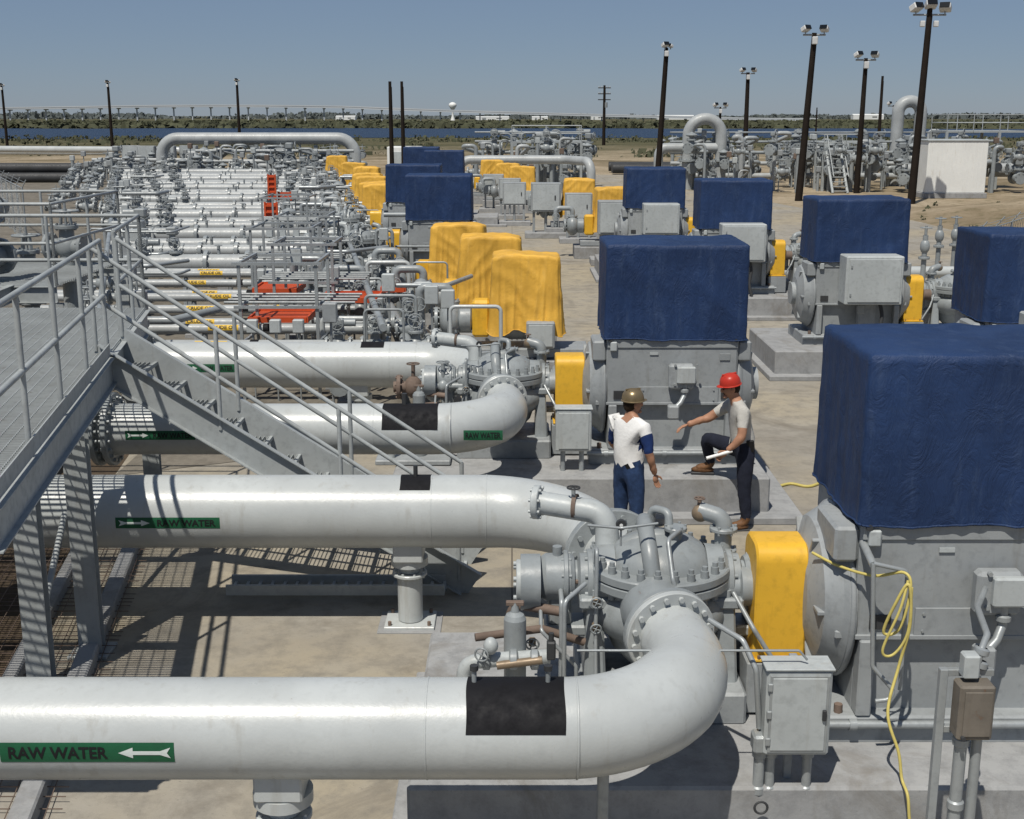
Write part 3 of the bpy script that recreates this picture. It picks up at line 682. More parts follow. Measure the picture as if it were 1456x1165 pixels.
# ------------------------------------------------------------------ valves
def valve(kind):
    mb=MB(); z=0; g=PUMP
    mb.ell((0,0,0),(.17,.15,.17),g,n=14,m=8); mb.cyl((-.26,0,0),(.26,0,0),.11,g,n=14)
    for s in(-1,1): mb.flange((s*.26,0,0),(1,0,0),.19,.05,g,8,.018,n=16)
    mb.cyl((0,0,.1),(0,0,.3),.10,g,n=12); mb.flange((0,0,.27),(0,0,1),.16,.05,g,6,.016,n=14)
    if kind==0:
        for s in(-1,1): mb.box((s*.07,0,.38),(.03,.05,.2),g,.005,Matrix.Rotation(-s*.12,3,'Y'))
        mb.cyl((0,0,.3),(0,0,.62),.018,GALV,n=6); mb.wheel((0,0,.48),(0,0,1),.17,g)
    elif kind==1:
        mb.cyl((0,0,.3),(0,0,.42),.08,g); mb.box((0,0,.5),(.26,.24,.2),g,.03); mb.cyl((.1,0,.5),(.38,0,.5),.085,g,n=14); mb.wheel((0,-.2,.5),(0,1,0),.13,g)
    elif kind==2:
        mb.lathe((0,0,.28),(0,0,1),[(.06,0),(.08,.08),(.18,.11),(.19,.13),(.19,.15),(.16,.18),(.06,.22),(.03,.24),(.03,.32)],18,g)
    else:
        mb.cyl((0,0,.3),(0,0,.5),.05,g,n=8); mb.wheel((0,-.1,.5),(0,1,.0),.14,g); mb.box((0,0,.5),(.14,.14,.14),g,.02)
    return mb.mesh('gate_valve')
VM=[valve(i) for i in range(4)]
# ------------------------------------------------------------------ manifold left
rows=[]; y=19.6; j=0; m=MB()
while y<82:
    d=y; xl=-.30*d-(1.2 if y<30 else 0); xr=1.3-.17*d
    if y<30: r=.085
    else: r=(.23,.17,.20)[j%3]
    z=1.0+.06*math.sin(j*2.1)
    m.tube([(xl-.8,y,z),(xr,y,z)],r,MPIPE,16)
    if y>=30: 
        for wx in (.3,.5,.68): 
            xx=xl+(xr-xl)*wx*(.9+.2*R.random())
            m.flange((xx,y,z),(1,0,0),r*1.4,.10,PUMP,10,.02,n=18)
            if R.random()<.5: m.cyl((xx+.3,y,z+r*.8),(xx+.3,y,z+r+.22),.04,PUMP,n=8); m.wheel((xx+.3,y,z+r+.22),(0,0,1),.09,PUMP)
    x=xl
    while x<xr-.3:
        m.cyl((x,y,0),(x,y,z-r),.05,GRAY,n=6); m.box((x,y,.06),(.3,.3,.1),PAD,.01); x+=2.2
    rows.append((y,xl,xr,z,r))
    if y<30.5:
        off=.25*math.sin(j*1.9)
        label(m,-.255*d-.1+off,.52,.10,y,z,r,.45,'CRUDE OIL',YLAB,'N'); 
        patch(m,-.215*d+off,.14,-20,100,y,z,r,BLACK)
        if j%2: patch(m,-.20*d-off,.10,-20,100,y,z,r,YLAB)
    y+=1.25 if y<30 else (2.5 if y<48 else 3.0); j+=1
m.make('crude_oil_pipe_manifold')
for (y,xl,xr,z,r) in rows:
    s0=1.25 if r>.1 else .85
    xs=[xl+.1,xl+.9,xr-.1,xr-.9,xr+.65]
    if y>36: xs+=[xl-1.0,xr-1.7]
    if y>50: xs+=[xl-2.2,xl-3.5,xl+2.0,xr-2.6]
    for x in xs:
        if R.random()<.12: continue
        inst(VM[R.choice([0,0,1,3,3,2])],'gate_valve',(x+R.uniform(-.2,.2),y,z),R.choice([0,0,pi]),s0*R.uniform(.8,1.1))
hd=MB()
def skl(x0,y0,y1,z,r,mat,m): m.tube([(x0+SK*(y0-20),y0,z),(x0+SK*(y1-20),y1,z)],r,mat,12)
for (x0,y0,y1,z,r,mt) in [(-2.9,18.5,60,.55,.16,PUMP),(-2.2,18.6,70,1.45,.06,PUMP),(-1.7,18.6,70,.9,.10,PUMP),(-1.1,18.6,55,.5,.12,PUMP)]: skl(x0,y0,y1,z,r,mt,hd)
hd.tube([(-5.9,18.8,.45),(-23.5,78,.45)],.20,PIPE,12); hd.tube([(-6.4,18.8,1.35),(-24.5,78,1.35)],.06,PUMP,8)
for i in range(150):
    y=18.8+R.random()**1.2*52
    x=(R.choice([-1.2,-1.7,-2.2,-2.9,-3.3])+SK*(y-20)) if R.random()<.70 else -.305*y-.2
    x+=R.uniform(-.3,.3); h=R.uniform(1.1,1.85); r=R.choice([.02,.03,.045,.07])
    k=R.random()
    if k<.45:
        dx=R.choice([-1,1])*R.uniform(.3,.9); hd.tube(bend([(x,y,.2),(x,y,h),(x+dx,y,h),(x+dx,y,h-R.uniform(.3,.9))],.08,4),r,R.choice([PUMP,PUMP,GALV,PIPE]),8)
        if r>.04: hd.flange((x,y,h*.7),(0,0,1),r*1.8,.05,PUMP,6,.014,n=12)
    elif k<.7: hd.tube(bend([(x,y,h),(x+R.uniform(.5,1.3),y,h),(x+1.3,y+R.uniform(.5,1.5),h)],.08,4),r,R.choice([PUMP,GALV]),8)
    elif k<.88: hd.cyl((x,y,.1),(x,y,h+.25),.022,GALV,n=6); hd.box((x,y-.06,h+.1),(.22,.14,.3),R.choice([LGRAY,GRAY,LGRAY]),.015)
    else: hd.ell((x,y,h*.8),(.18,.18,.26),PUMP); hd.cyl((x,y,.1),(x,y,h*.7),.07,PUMP); hd.flange((x,y,h*.7),(0,0,1),.14,.05,PUMP,6,n=14)
hd.make('pipe_header_manifold')
def strutframe(x,y,w,d,h):
    mb=MB()
    for i in(-1,1):
        for j in(-1,1): mb.box((i*w/2,j*d/2,h/2),(.05,.05,h),GALV)
    for z in(h*.42,h*.68,h-.03):
        for j in(-1,1): mb.box((0,j*d/2-.03,z),(w+.2,.04,.045),GALV)
        for i in(-1,1): mb.box((i*w/2+.03,0,z+.02),(.04,d,.04),GALV)
    for k in range(4): mb.cyl((-w/2-.3,d/2*(k-1.5)/2,h*.68+.05),(w/2+.6,d/2*(k-1.5)/2,h*.68+.05),.022,PUMP,n=8)
    for k in range(3): mb.box((-w/2+.2+k*w*.3,-d/2-.09,h*.55),(.18,.12,.22),LGRAY,.015); mb.cyl((-w/2+.2+k*w*.3,-d/2-.09,h*.5),(-w/2+.2+k*w*.3,-d/2-.09,0),.015,GALV,n=6)
    mb.make('instrument_support_frame',(x,y,0))
for (x,y,w2,d2,h2) in [(-3.8,20.6,1.25,1.3,2.3),(-3.9,23.6,1.1,1.2,2.3),(-5.0,27.5,1.3,1.4,2.25),(-5.2,31.5,1.2,1.4,2.2),(-6.6,37,1.3,1.6,2.3)]: strutframe(x,y,w2,d2,h2)
def orange(x,y,z,w,d,h):
    mb=MB(); 
    if h<.1:
        mb.box((x,y-d/2,z),(w,.04,.09),ORG); mb.box((x,y+d/2,z),(w,.04,.09),ORG); n=int(d/.07)
        for i in range(n): mb.box((x,y-d/2+(i+.5)*d/n,z),(w,.055,.03),ORG)
        for i in(-1,1):
            for j in(-1,1): mb.box((x+i*(w/2-.04),y+j*(d/2-.06),z/2),(.04,.04,z-.04),GALV)
            mb.box((x+i*(w/2+.01),y,z),(.03,d,.10),ORG)
        mb.make('orange_step_grating')
    else:
        for i in(-1,1): mb.box((x+i*w/2,y,z),(.06,.08,h),ORG)
        mb.box((x,y+.02,z),(w,.03,h-.05),ORG)
        for k in range(int(h/.2)): mb.box((x,y-.02,z-h/2+.1+k*.2),(w-.06,.06,.05),ORG)
        mb.box((x,y+.05,(z-h/2)/2),(.06,.04,z-h/2),GALV)
        mb.make('orange_warning_panel')
for a in [(-4.65,24.6,1.25,.85,1.0,.06),(-4.0,21.35,1.2,.98,.95,.06),(-2.95,22.6,1.35,1.0,.9,.06),(-7.65,39.6,1.62,.38,.1,.62),(-9.45,49.3,1.85,.28,.1,1.0),(-9.0,49.5,1.5,.5,.1,.35),(-2.35,24.4,1.25,.45,.3,.06)]: orange(*a)

mb=MB()
mb.tube(bend([(-25,90,0),(-25,90,3.0),(-11.2,90,3.0),(-11.2,90,.4)],1.2,8),.42,MPIPE,20)
for x in(-25,-11.2): mb.flange((x,90,1.0),(0,0,1),.62,.12,PUMP,12,.04)
for x in(-21,-17,-14): mb.box((x,90,1.28),(.25,.3,2.5),GRAY)
mb.make('overhead_pipe_loop')
for (x,y,hh,w2,r,nm) in [(12.2,80,4.75,2.1,.36,0),(26.3,84,5.9,1.5,.40,0)]:
    mb=MB(); mb.tube(bend([(x-w2/2,y,0),(x-w2/2,y,hh-r),(x+w2/2,y,hh-r),(x+w2/2,y,0)],w2/2*.98,10),r,MPIPE,20)
    for q in(-1,1): mb.flange((x+q*w2/2,y,1.8),(0,0,1),r*1.5,.12,PUMP,12,.04); 
    mb.make('pipe_expansion_loop')
mb=MB(); mb.tube(bend([(-3.2,76,.4),(-3.2,76,2.0),(3.2,76,2.0),(4.6,73,2.0),(4.6,73,.3)],.7,6),.26,MPIPE,16); mb.tube(bend([(9.3,80,1.4),(9.3,80,2.6),(13,80,2.6)],.5,6),.3,MPIPE,16)
mb.tube(bend([(24,78,1.3),(34,78,1.3),(48,74,.8)],.5,6),.42,MPIPE,16); mb.make('crossover_pipe')
def cluster(x0,x1,y0,y1,n,hmax):
    mb=MB()
    for z,r in((.7,.2),(1.5,.14),(2.2,.12),(2.9,.08),(3.5,.06)):
        if z<hmax: mb.tube([(x0,(y0+y1)/2+z*.3,z),(x1,(y0+y1)/2+z*.3,z)],r,MPIPE if z<2 else PUMP,10)
    for i in range(n):
        x=R.uniform(x0,x1); y=R.uniform(y0,y1); h=R.uniform(1.2,hmax); r=R.choice([.05,.09,.13,.17])
        if R.random()<.5: mb.tube(bend([(x,y,0),(x,y,h),(x+R.choice([-1,1])*R.uniform(.5,1.4),y,h),(x+.3,y+1,h-.5)],.25,4),r,MPIPE if R.random()<.4 else PUMP,8)
        else: mb.cyl((x,y,0),(x,y,h),r*.7,PUMP,n=8); mb.box((x,y,h),(.3,.25,.35),R.choice([GRAY,GRAY,LGRAY,RUST]),.03)
        inst(VM[R.choice([0,1,2,3])],'gate_valve',(R.uniform(x0,x1),R.uniform(y0,y1),R.uniform(.6,hmax-.9)),R.choice([0,pi/2,1]),R.uniform(1.2,2.0))
    return mb.make('pipe_header_manifold')
cluster(10.5,31,76,90,120,3.6); cluster(-2.5,5.2,78,90,34,3.7); cluster(-22,-11,80,94,50,2.7); cluster(-30,-22,84,95,18,2.2)
def railplat(x0,x1,y0,y1,z,stairs=False,nm='steel_walkway_platform'):
    mb=MB(); mb.box(((x0+x1)/2,(y0+y1)/2,z),(x1-x0,y1-y0,.12),STEEL)
    n=max(2,int((x1-x0)/1.6))
    for y in(y0,y1):
        for i in range(n+1):
            x=x0+(x1-x0)*i/n; mb.cyl((x,y,z),(x,y,z+1.05),.03,STEEL,n=6)
            if i%2==0: mb.box((x,y,z/2),(.16,.16,z),STEEL)
        for dz in(.55,1.05): mb.cyl((x0,y,z+dz),(x1,y,z+dz),.03,STEEL,n=6)
    for x in (x0,x1):
        for dz in(.55,1.05): mb.cyl((x,y0,z+dz),(x,y1,z+dz),.03,STEEL,n=6)
    if stairs:
        for s in(-.45,.45): mb.cyl((x0+.6+s,y0-z*.9,0),(x0+.6+s,y0,z),.09,STEEL,n=6)
        for k in range(9): mb.box((x0+.6,y0-z*.9*(1-(k+.5)/9),z*(k+.5)/9),(.9,.25,.04),STEEL)
        for s in(-.45,.45): mb.cyl((x0+.6+s,y0-z*.9,1),(x0+.6+s,y0,z+1),.035,STEEL,n=6)
    mb.make(nm)
railplat(27.5,32.5,80,83,3.6); railplat(19.3,22,78,80,2.4,True); railplat(0,4.5,82,84,2.9)
shed('portable_office',-9.3+3.4,88,2.4,3,2.2,WHITE,False)
mb=MB()
x,y=25.2,72.5; mb.box((x,y,1.75),(3.4,2.6,2.9),WHITE,.03)
for i in range(16): mb.box((x-1.6+i*.213,y-1.302,1.75),(.03,.01,2.8),WHITE)
mb.box((x,y,.15),(3.6,2.8,.3),PAD,.02); mb.box((x,y,3.23),(3.5,2.7,.08),LGRAY,.01); mb.make('white_equipment_shed')
mb=MB(); x,y=-7.8,92; mb.box((x,y,1.2),(2.4,2.5,2.4),WHITE,.04); mb.box((x-.4,y-1.27,1.1),(.8,.04,1.9),LGRAY,.01); mb.box((x+.6,y-1.27,1.5),(.6,.04,.5),DARK,.01); mb.make('white_storage_container')
for (x,y) in [(-27.5,95),(-26,95),(-24.6,96),(-29,96)]: inst(CB,'starter_cabinet',(x,y,0),0,1.3)
mb=MB()
for z,yy in((.35,88),(.35,88.8),(1.0,88.4)): mb.tube([(-55,yy,z),(-29,yy,z)],.36,DARK,14)
mb.make('black_pipeline')
mb=MB(); 
for yy in(100,101,104): mb.tube([(8,yy,.5),(18,yy,.5)],.4,DARK,10)
mb.make('black_pipeline')
mb=MB(); mb.tube(bend([(-60,118,1.6),(-30.5,112,1.6),(-29,112,1.6),(-29,112,0)],1.2,8),.3,PIPE,14); mb.tube(bend([(-60,121,1.2),(-32,116,1.2),(-30.5,114,0)],1.2,8),.22,PIPE,14); mb.make('buried_line_riser')
vs,fs=gridp(50,26); P=[]
for p in vs:
    x=17.5+p[0]*22; y=40+p[1]*26; e=min(p[0]*3,1)*min(p[1]*3,(1-p[1])*3,1)
    P.append((x,y,-.05+e*(.95+.35*noise.noise(V((x*.25,y*.25,0)))+.12*noise.noise(V((x,y,0))))))
mb=MB(); mb.add(P,fs,GROUND,True); mb.make('sand_berm')
it=[(R.uniform(18,32),R.uniform(36,66),R.uniform(.15,.5),R.uniform(.1,.35)) for i in range(90)]
vsb=shrubs('weed_tufts',it,LEAF,12); vsb.location.z=.0
def fence(x0,y0,x1,y1,n,h=2.0):
    mb=MB(); a=V((x0,y0,0)); b=V((x1,y1,0))
    for i in range(n+1):
        p=a.lerp(b,i/n); mb.cyl(p,p+V((0,0,h)),.035,GALV,n=6); mb.cyl(p+V((0,0,h)),p+V((.2,-.1,h+.3)),.02,GALV,n=5)
    for k in range(3): mb.cyl(a+V((.07*k,0,h+.1*k)),b+V((.07*k,0,h+.1*k)),.008,GALV,n=4)
    mb.cyl(a+V((0,0,h)),b+V((0,0,h)),.02,GALV,n=5)
    m=int((b-a).length/.35)
    d=(b-a)/m
    for i in range(m):
        p=a+d*i; q=p+d*4
        if i+4<=m: mb.cyl(p,q+V((0,0,h)),.005,GALV,n=3,caps=False); mb.cyl(p+V((0,0,h)),q,.005,GALV,n=3,caps=False)
    mb.make('chain_link_fence')
fence(11.5,32,22,48,9,1.5); fence(-18,46,-26,62,8); fence(-26,62,-60,62,12)
for (x,y) in [(12.4,36),(13,36.4),(11,33)]:
    mb=MB(); mb.cyl((0,0,0),(0,0,1.5),.07,PUMP); mb.flange((0,0,.9),(0,0,1),.15,.06,PUMP,8,n=14); mb.ell((0,0,1.2),(.13,.13,.2),PUMP); mb.cyl((0,0,1.5),(0,0,1.75),.04,PUMP); mb.wheel((0,0,1.7),(0,0,1),.15,PUMP); mb.make('standpipe_valve',(x,y,0))

# ------------------------------------------------------------------ walkway deck and stairs
DZ=2.42
def ex(y): return -1.86-.17*y
mb=MB(); y0,y1=6.75,14.3; WD=3.2
dirv=V((-.17,1,0)).normalized(); ang=math.atan2(dirv.y,dirv.x)
yy=y0
while yy<y1:
    mb.box((ex(yy)-WD/2,yy,DZ-.016),(WD,.006,.032),STEEL); yy+=.045
for i in range(int(WD/.10)+1):
    a=V((ex(y0)-i*.1,y0,DZ-.006)); b=V((ex(y1)-i*.1,y1,DZ-.006)); mb.box((a+b)/2,((b-a).length,.008,.012),STEEL,0,Matrix.Rotation(ang,3,'Z'))
def beam(a,b,h,t,mat=STEEL,fl=.09):
    a,b=V(a),V(b); d=b-a; rot=d.to_track_quat('X','Z').to_matrix(); c=(a+b)/2; L=d.length
    mb.box(c,(L,t,h),mat,0,rot)
    for s in(-1,1): mb.box(c+rot@V((0,0,s*(h/2+.004))),(L,fl,.01),mat,0,rot)
for off in(.0,-WD): beam((ex(y0)+off+.02,y0,DZ-.16),(ex(y1)+off+.02,y1,DZ-.16),.24,.012)
for q in [y0,9.1,11.3,13.2,14.3]: beam((ex(q)-WD,q,DZ-.16),(ex(q),q,DZ-.16),.16,.01)
beam((ex(y0)+.03,y0,DZ+.05),(ex(11.35)+.03,11.35,DZ+.05),.10,.008,fl=.01)
def rail(pts,base,posts=None,close=False,m=None,r=.022):
    m=m or mb
    for dz in(.55,1.06): m.tube([V(p)+V((0,0,dz)) for p in pts],r,STEEL,8)
    for a,b in zip(pts,pts[1:]):
        a,b=V(a),V(b); n=max(1,round((b-a).length/1.25))
        for i in range(n+1): q=a.lerp(b,i/n); m.cyl(q,q+V((0,0,1.06)),r,STEEL,n=8)
rail([(ex(y0),y0,DZ),(ex(11.4),11.4,DZ)],0); rail([(ex(12.3),12.3,DZ),(ex(14.3),14.3,DZ),(ex(14.3)-WD,14.3,DZ)],0)
rail([(ex(y0)-WD,y0,DZ),(ex(14.3)-WD,14.3,DZ)],0)
rail([(ex(13)-WD-.2,13,DZ),(-8.7,13.2,DZ)],0)
def wcol(x,y,z1,rz=.0):
    rot=Matrix.Rotation(rz,3,'Z')
    for s in(-1,1): mb.box(V((x,y,z1/2))+rot@V((0,s*.085,0)),(.19,.012,z1),STEEL,0,rot)
    mb.box((x,y,z1/2),(.01,.155,z1),STEEL,0,rot); mb.box((x,y,.03),(.34,.32,.03),STEEL,.004)
for (x,y) in [(-3.84,9.3),(-3.68,10.05),(-4.3,14.2),(-6.8,9.3),(-7.2,14.2)]: wcol(x,y,DZ-.28,.15)
mb.cyl((-3.84,9.3,.5),(-4.1,11.9,DZ-.3),.03,STEEL,n=6)
px0,px1,py0,py1=-9.5,-6.0,16.2,19.0
yy=py0
while yy<py1: mb.box(((px0+px1)/2,yy,DZ),(px1-px0,.02,.03),STEEL); yy+=.08
for q in (py0,py1): beam((px0,q,DZ-.12),(px1,q,DZ-.12),.2,.012)
rail([(px1,py0,DZ),(px1,py1,DZ),(px0,py1,DZ)],0); rail([(px1,py0,DZ),(px1-1.6,py0,DZ)],0)
for (x,y) in[(px1,py0),(px1,py1)]: wcol(x,y,DZ-.24)
beam((ex(14.3)-2.2,14.3,DZ-.1),(-6.6,16.2,DZ-.1),.2,.012)
mb.make('elevated_steel_walkway')
mb=MB(); T0=V((-3.92,0,DZ)); B0=V((-.42,0,.02)); ya,yb=11.45,12.25; dd=B0-T0
for y in(ya,yb):
    a=T0+V((0,y,-.06)); b=B0+V((0,y,.10)); rot=(b-a).to_track_quat('X','Z').to_matrix(); c=(a+b)/2; L=(b-a).length+.1
    mb.box(c,(L,.012,.27),STEEL,0,rot); sg=-1 if y==ya else 1
    for s in(-1,1): mb.box(c+rot@V((0,sg*.03,s*.139)),(L,.07,.010),STEEL,0,rot)
    base=[T0+V((0,y,.02)),B0+V((-.1,y,.12))]
    for dz in(.52,.98): mb.tube([base[0]+V((0,0,dz)),base[1]+V((0,0,dz))],.022,STEEL,8)
    for i in range(4): q=base[0].lerp(base[1],i/3); mb.cyl(q,q+V((0,0,.98)),.022,STEEL,n=8)
n=12
for i in range(n):
    q=T0.lerp(B0,(i+.7)/(n+.4)); q.z-=.12
    for k in range(6): mb.box((q.x-.12+k*.045,(ya+yb)/2,q.z),(.006,yb-ya-.02,.03),STEEL)
    mb.box((q.x+.13,(ya+yb)/2,q.z),(.03,yb-ya-.02,.035),STEEL)
mb.make('steel_stairs')
mb=MB()
for y in(11.15,11.42): mb.box((-1.7,y,.16),(2.1,.03,.10),STEEL,0)
for i in range(18): mb.box((-2.7+i*.12,11.285,.14),(.03,.24,.03),STEEL)
mb.make('low_steel_lattice')  # two low steel rails joined by cross slats
mb=MB()
for i in range(70):
    y=5+i*.13; mb.box((ex(y)-1.2,y,.05+.02*math.sin(i)),(2.6,.006,.006),RUST)
for i in range(20):
    a=V((ex(5)-i*.13,5,.06)); b=V((ex(14)-i*.13,14,.06)); mb.box((a+b)/2,((b-a).length,.006,.006),RUST,0,Matrix.Rotation(ang,3,'Z'))
mb.make('wire_netting')
for (x,y,z,s) in [(-7.0,16.4,2.75,1.3),(-8.0,17.5,2.9,1.5),(-6.6,18.4,2.7,1.1),(-7.6,19.4,2.2,1.2),(-9.5,22,2.2,1.3)]:
    inst(VM[1 if s>1.2 else 0],'gate_valve',(x,y,z),R.random()*3,s)
    mb=MB(); mb.cyl((x,y,0),(x,y,z-.1),.12,PUMP); mb.flange((x,y,z-.45),(0,0,1),.25,.08,PUMP,10); mb.make('valve_riser_pipe')

# ------------------------------------------------------------------ foreground electrics
mb=MB()
x,y=1.745,6.98
mb.box((x,y,1.05),(.40,.18,.56),LGRAY,.015); mb.box((x,y-.097,1.05),(.33,.014,.48),LGRAY,.005); mb.box((x,y-.095,1.05),(.36,.008,.51),GALV,.002)
for z in(.87,1.05,1.23): mb.box((x-.18,y-.10,z),(.03,.02,.05),GALV,.004)
mb.box((x+.155,y-.11,1.05),(.025,.02,.07),DARK,.004); mb.box((x,y-.0,1.342),(.42,.20,.014),LGRAY,.004)
for (dx,r) in((-.20,.035),(-.13,.03),(.10,.03)):
    mb.cyl((x+dx,y+.02,.77 if dx>-.1 else .84),(x+dx,y+.02,.0),r,GALV,n=12)
    for z in(.70,.45): mb.lathe((x+dx,y+.02,z),(0,0,1),[(r,0),(r*1.35,.01),(r*1.35,.05),(r,.06)],12,GALV)
mb.box((x-.17,y,.82),(.17,.12,.12),GALV,.015)
mb.box((x,y+.115,.70),(.05,.04,1.3),GRAY,.004)
mb.tube(bend([(x-.21,y+.02,.9),(x-.25,y,1.30),(x-.32,y+.1,1.45),(x-.5,y+.3,1.50)],.06,5),.018,GALV,8)
mb.tube(bend([(x-1.35,6.95,1.44),(x+.0,6.95,1.44),(x+.05,6.95,1.38)],.02,3),.008,GALV,6)
mb.torus((x-.2,y-.1,.42),(0,1,0),.04,.008,DARK)
mb.make('electrical_control_box')
mb=MB()
x,y=.72,14.05
mb.box((x,y,1.02),(.42,.2,.50),LGRAY,.015); mb.box((x,y-.108,1.02),(.35,.014,.43),LGRAY,.005)
for dx in(-.12,.1): mb.cyl((x+dx,y,.8),(x+dx,y,.1),.03,GALV,n=10)
mb.box((x,y,1.28),(.44,.22,.016),LGRAY,.004); mb.make('electrical_control_box')
mb=MB()
x,y=2.60,6.45
mb.box((x-.16,y,.78),(.045,.045,1.56),GALV,.003); mb.box((x-.02,y+.02,1.53),(.30,.04,.04),GALV,.003); mb.box((x-.02,y+.02,1.18),(.30,.04,.04),GALV,.003)
mb.box((x,y-.06,1.34),(.20,.13,.33),BRNBOX,.012); mb.box((x+.004,y-.13,1.34),(.155,.012,.27),BRNBOX,.003); mb.cyl((x-.07,y-.13,1.20),(x-.07,y-.155,1.20),.012,DARK,n=8)
mb.cyl((x-.04,y-.04,1.17),(x-.04,y-.04,.0),.036,GALV,n=12); mb.cyl((x+.05,y-.04,1.17),(x+.05,y-.04,.0),.030,GALV,n=12)
for z in(1.10,.7): mb.lathe((x-.04,y-.04,z),(0,0,1),[(.036,0),(.048,.01),(.048,.05),(.036,.06)],12,GALV)
mb.box((x-.03,y-.04,1.60),(.09,.09,.14),LGRAY,.01)
mb.tube(bend([(x+.02,y,1.50),(x+.04,y,1.66),(x+.11,y+.1,1.72),(x+.20,y+.5,1.72),(x+.42,y+.95,1.66)],.06,5),.020,GALV,8)
for z in(1.55,1.63): mb.lathe((x+.045,y+.02,z),(.3,.1,1),[(.03,0),(.045,.01),(.045,.04),(.03,.05)],12,GALV)
mb.make('electrical_disconnect_stand')
mb=MB()
mb.tube(bend([(2.28,7.35,1.85),(2.32,7.35,1.15),(2.50,7.30,.95),(2.34,7.3,.93)],.05,4),.015,GALV,8); mb.tube(bend([(2.28,7.35,1.85),(2.50,7.35,1.80),(2.5,7.32,1.0)],.04,4),.015,GALV,8)
mb.cyl((2.28,7.35,1.84),(2.28,7.6,1.90),.026,GALV,n=8); mb.make('conduit_bracket')
mb=MB()
mb.tube(catm([(2.02,7.85,1.74),(2.15,7.65,1.72),(2.32,7.45,1.73),(2.47,7.32,1.80),(2.50,7.27,1.70),(2.44,7.25,1.45),(2.35,7.27,1.42),(2.40,7.24,1.62),(2.47,7.22,1.76),(2.49,7.2,1.50),(2.44,7.2,1.22),(2.36,7.1,.95),(2.42,7.02,.72),(2.44,6.98,.56),(2.45,6.88,.50),(2.47,6.82,.30),(2.56,6.7,.12),(2.75,6.5,.05),(3.1,6.2,.03)],8),.010,HOSE,8)
mb.tube(catm([(2.47,7.24,1.78),(2.42,7.2,1.6),(2.33,7.2,1.33),(2.40,7.2,1.30),(2.48,7.2,1.45),(2.49,7.22,1.74)],8),.009,HOSE,8)
mb.make('yellow_hose')
mb=MB(); mb.tube(catm([(3.3,14.9,.03),(3.55,15.1,.03),(3.8,15.0,.03),(4.3,15.6,.03)],6),.02,HOSE,6); mb.make('yellow_hose')
mb=MB()
mb.box((-.05,7.75,.55),(.9,.6,.06),GRAY,.01)
mb.cyl((0.02,7.7,.55),(0.02,7.7,1.33),.075,PUMP,n=20); mb.lathe((0.02,7.7,1.33),(0,0,1),[(.075,0),(.06,.03),(.03,.05),(.02,.12),(0,.12)],16,PUMP); mb.box((.02,7.7,1.44),(.12,.04,.03),RUST,.005)
mb.tube(bend([(-.32,7.6,.5),(-.32,7.6,1.06),(-.1,7.6,1.08),(.25,7.65,1.08)],.09,6),.05,LGRAY,12)
for x in(-.2,-.02,.12): mb.lathe((x,7.6,1.08),(1,0,0),[(.05,0),(.07,.01),(.07,.05),(.05,.06)],14,PUMP)
mb.cyl((-.1,7.55,1.06),(.2,7.55,1.10),.028,BRASS,n=10); mb.ell((-.14,7.55,1.20),(.05,.05,.06),LGRAY); mb.wheel((-.2,7.5,1.16),(.3,1,0),.045,PUMP,.007); mb.box((.26,7.6,1.15),(.06,.06,.13),DARK,.01)
mb.cyl((.26,7.6,1.2),(.26,7.6,1.27),.018,DARK,n=8)
mb.tube(bend([(-.25,7.8,1.15),(.2,7.9,1.17),(.5,7.95,1.05)],.05,4),.03,RUST,8); mb.tube(bend([(.35,7.7,.6),(.35,7.7,1.45),(.5,7.9,1.50)],.05,4),.016,GALV,8)
mb.make('seal_flush_skid')
inst(bpy.data.objects['seal_flush_skid'].data,'seal_flush_skid',(-1.14,6.78,0))
mb=MB()
for (x,y,z,r,mt) in [(-1.25,15.3,1.25,.12,RUST),(-1.0,15.6,1.15,.14,PUMP),(-.85,14.9,1.35,.07,PUMP)]:
    mb.ell((x,y,z),(r,r,r*1.2),mt); mb.flange((x-.18,y,z),(1,0,0),r*1.3,.05,mt,8,.015,n=14); mb.cyl((x-.25,y,z),(x+.5,y,z),r*.6,mt); mb.cyl((x,y,z),(x,y,z+.3),.025,mt); mb.wheel((x,y,z+.3),(0,0,1),.08,mt)
mb.make('bypass_valve_assembly')

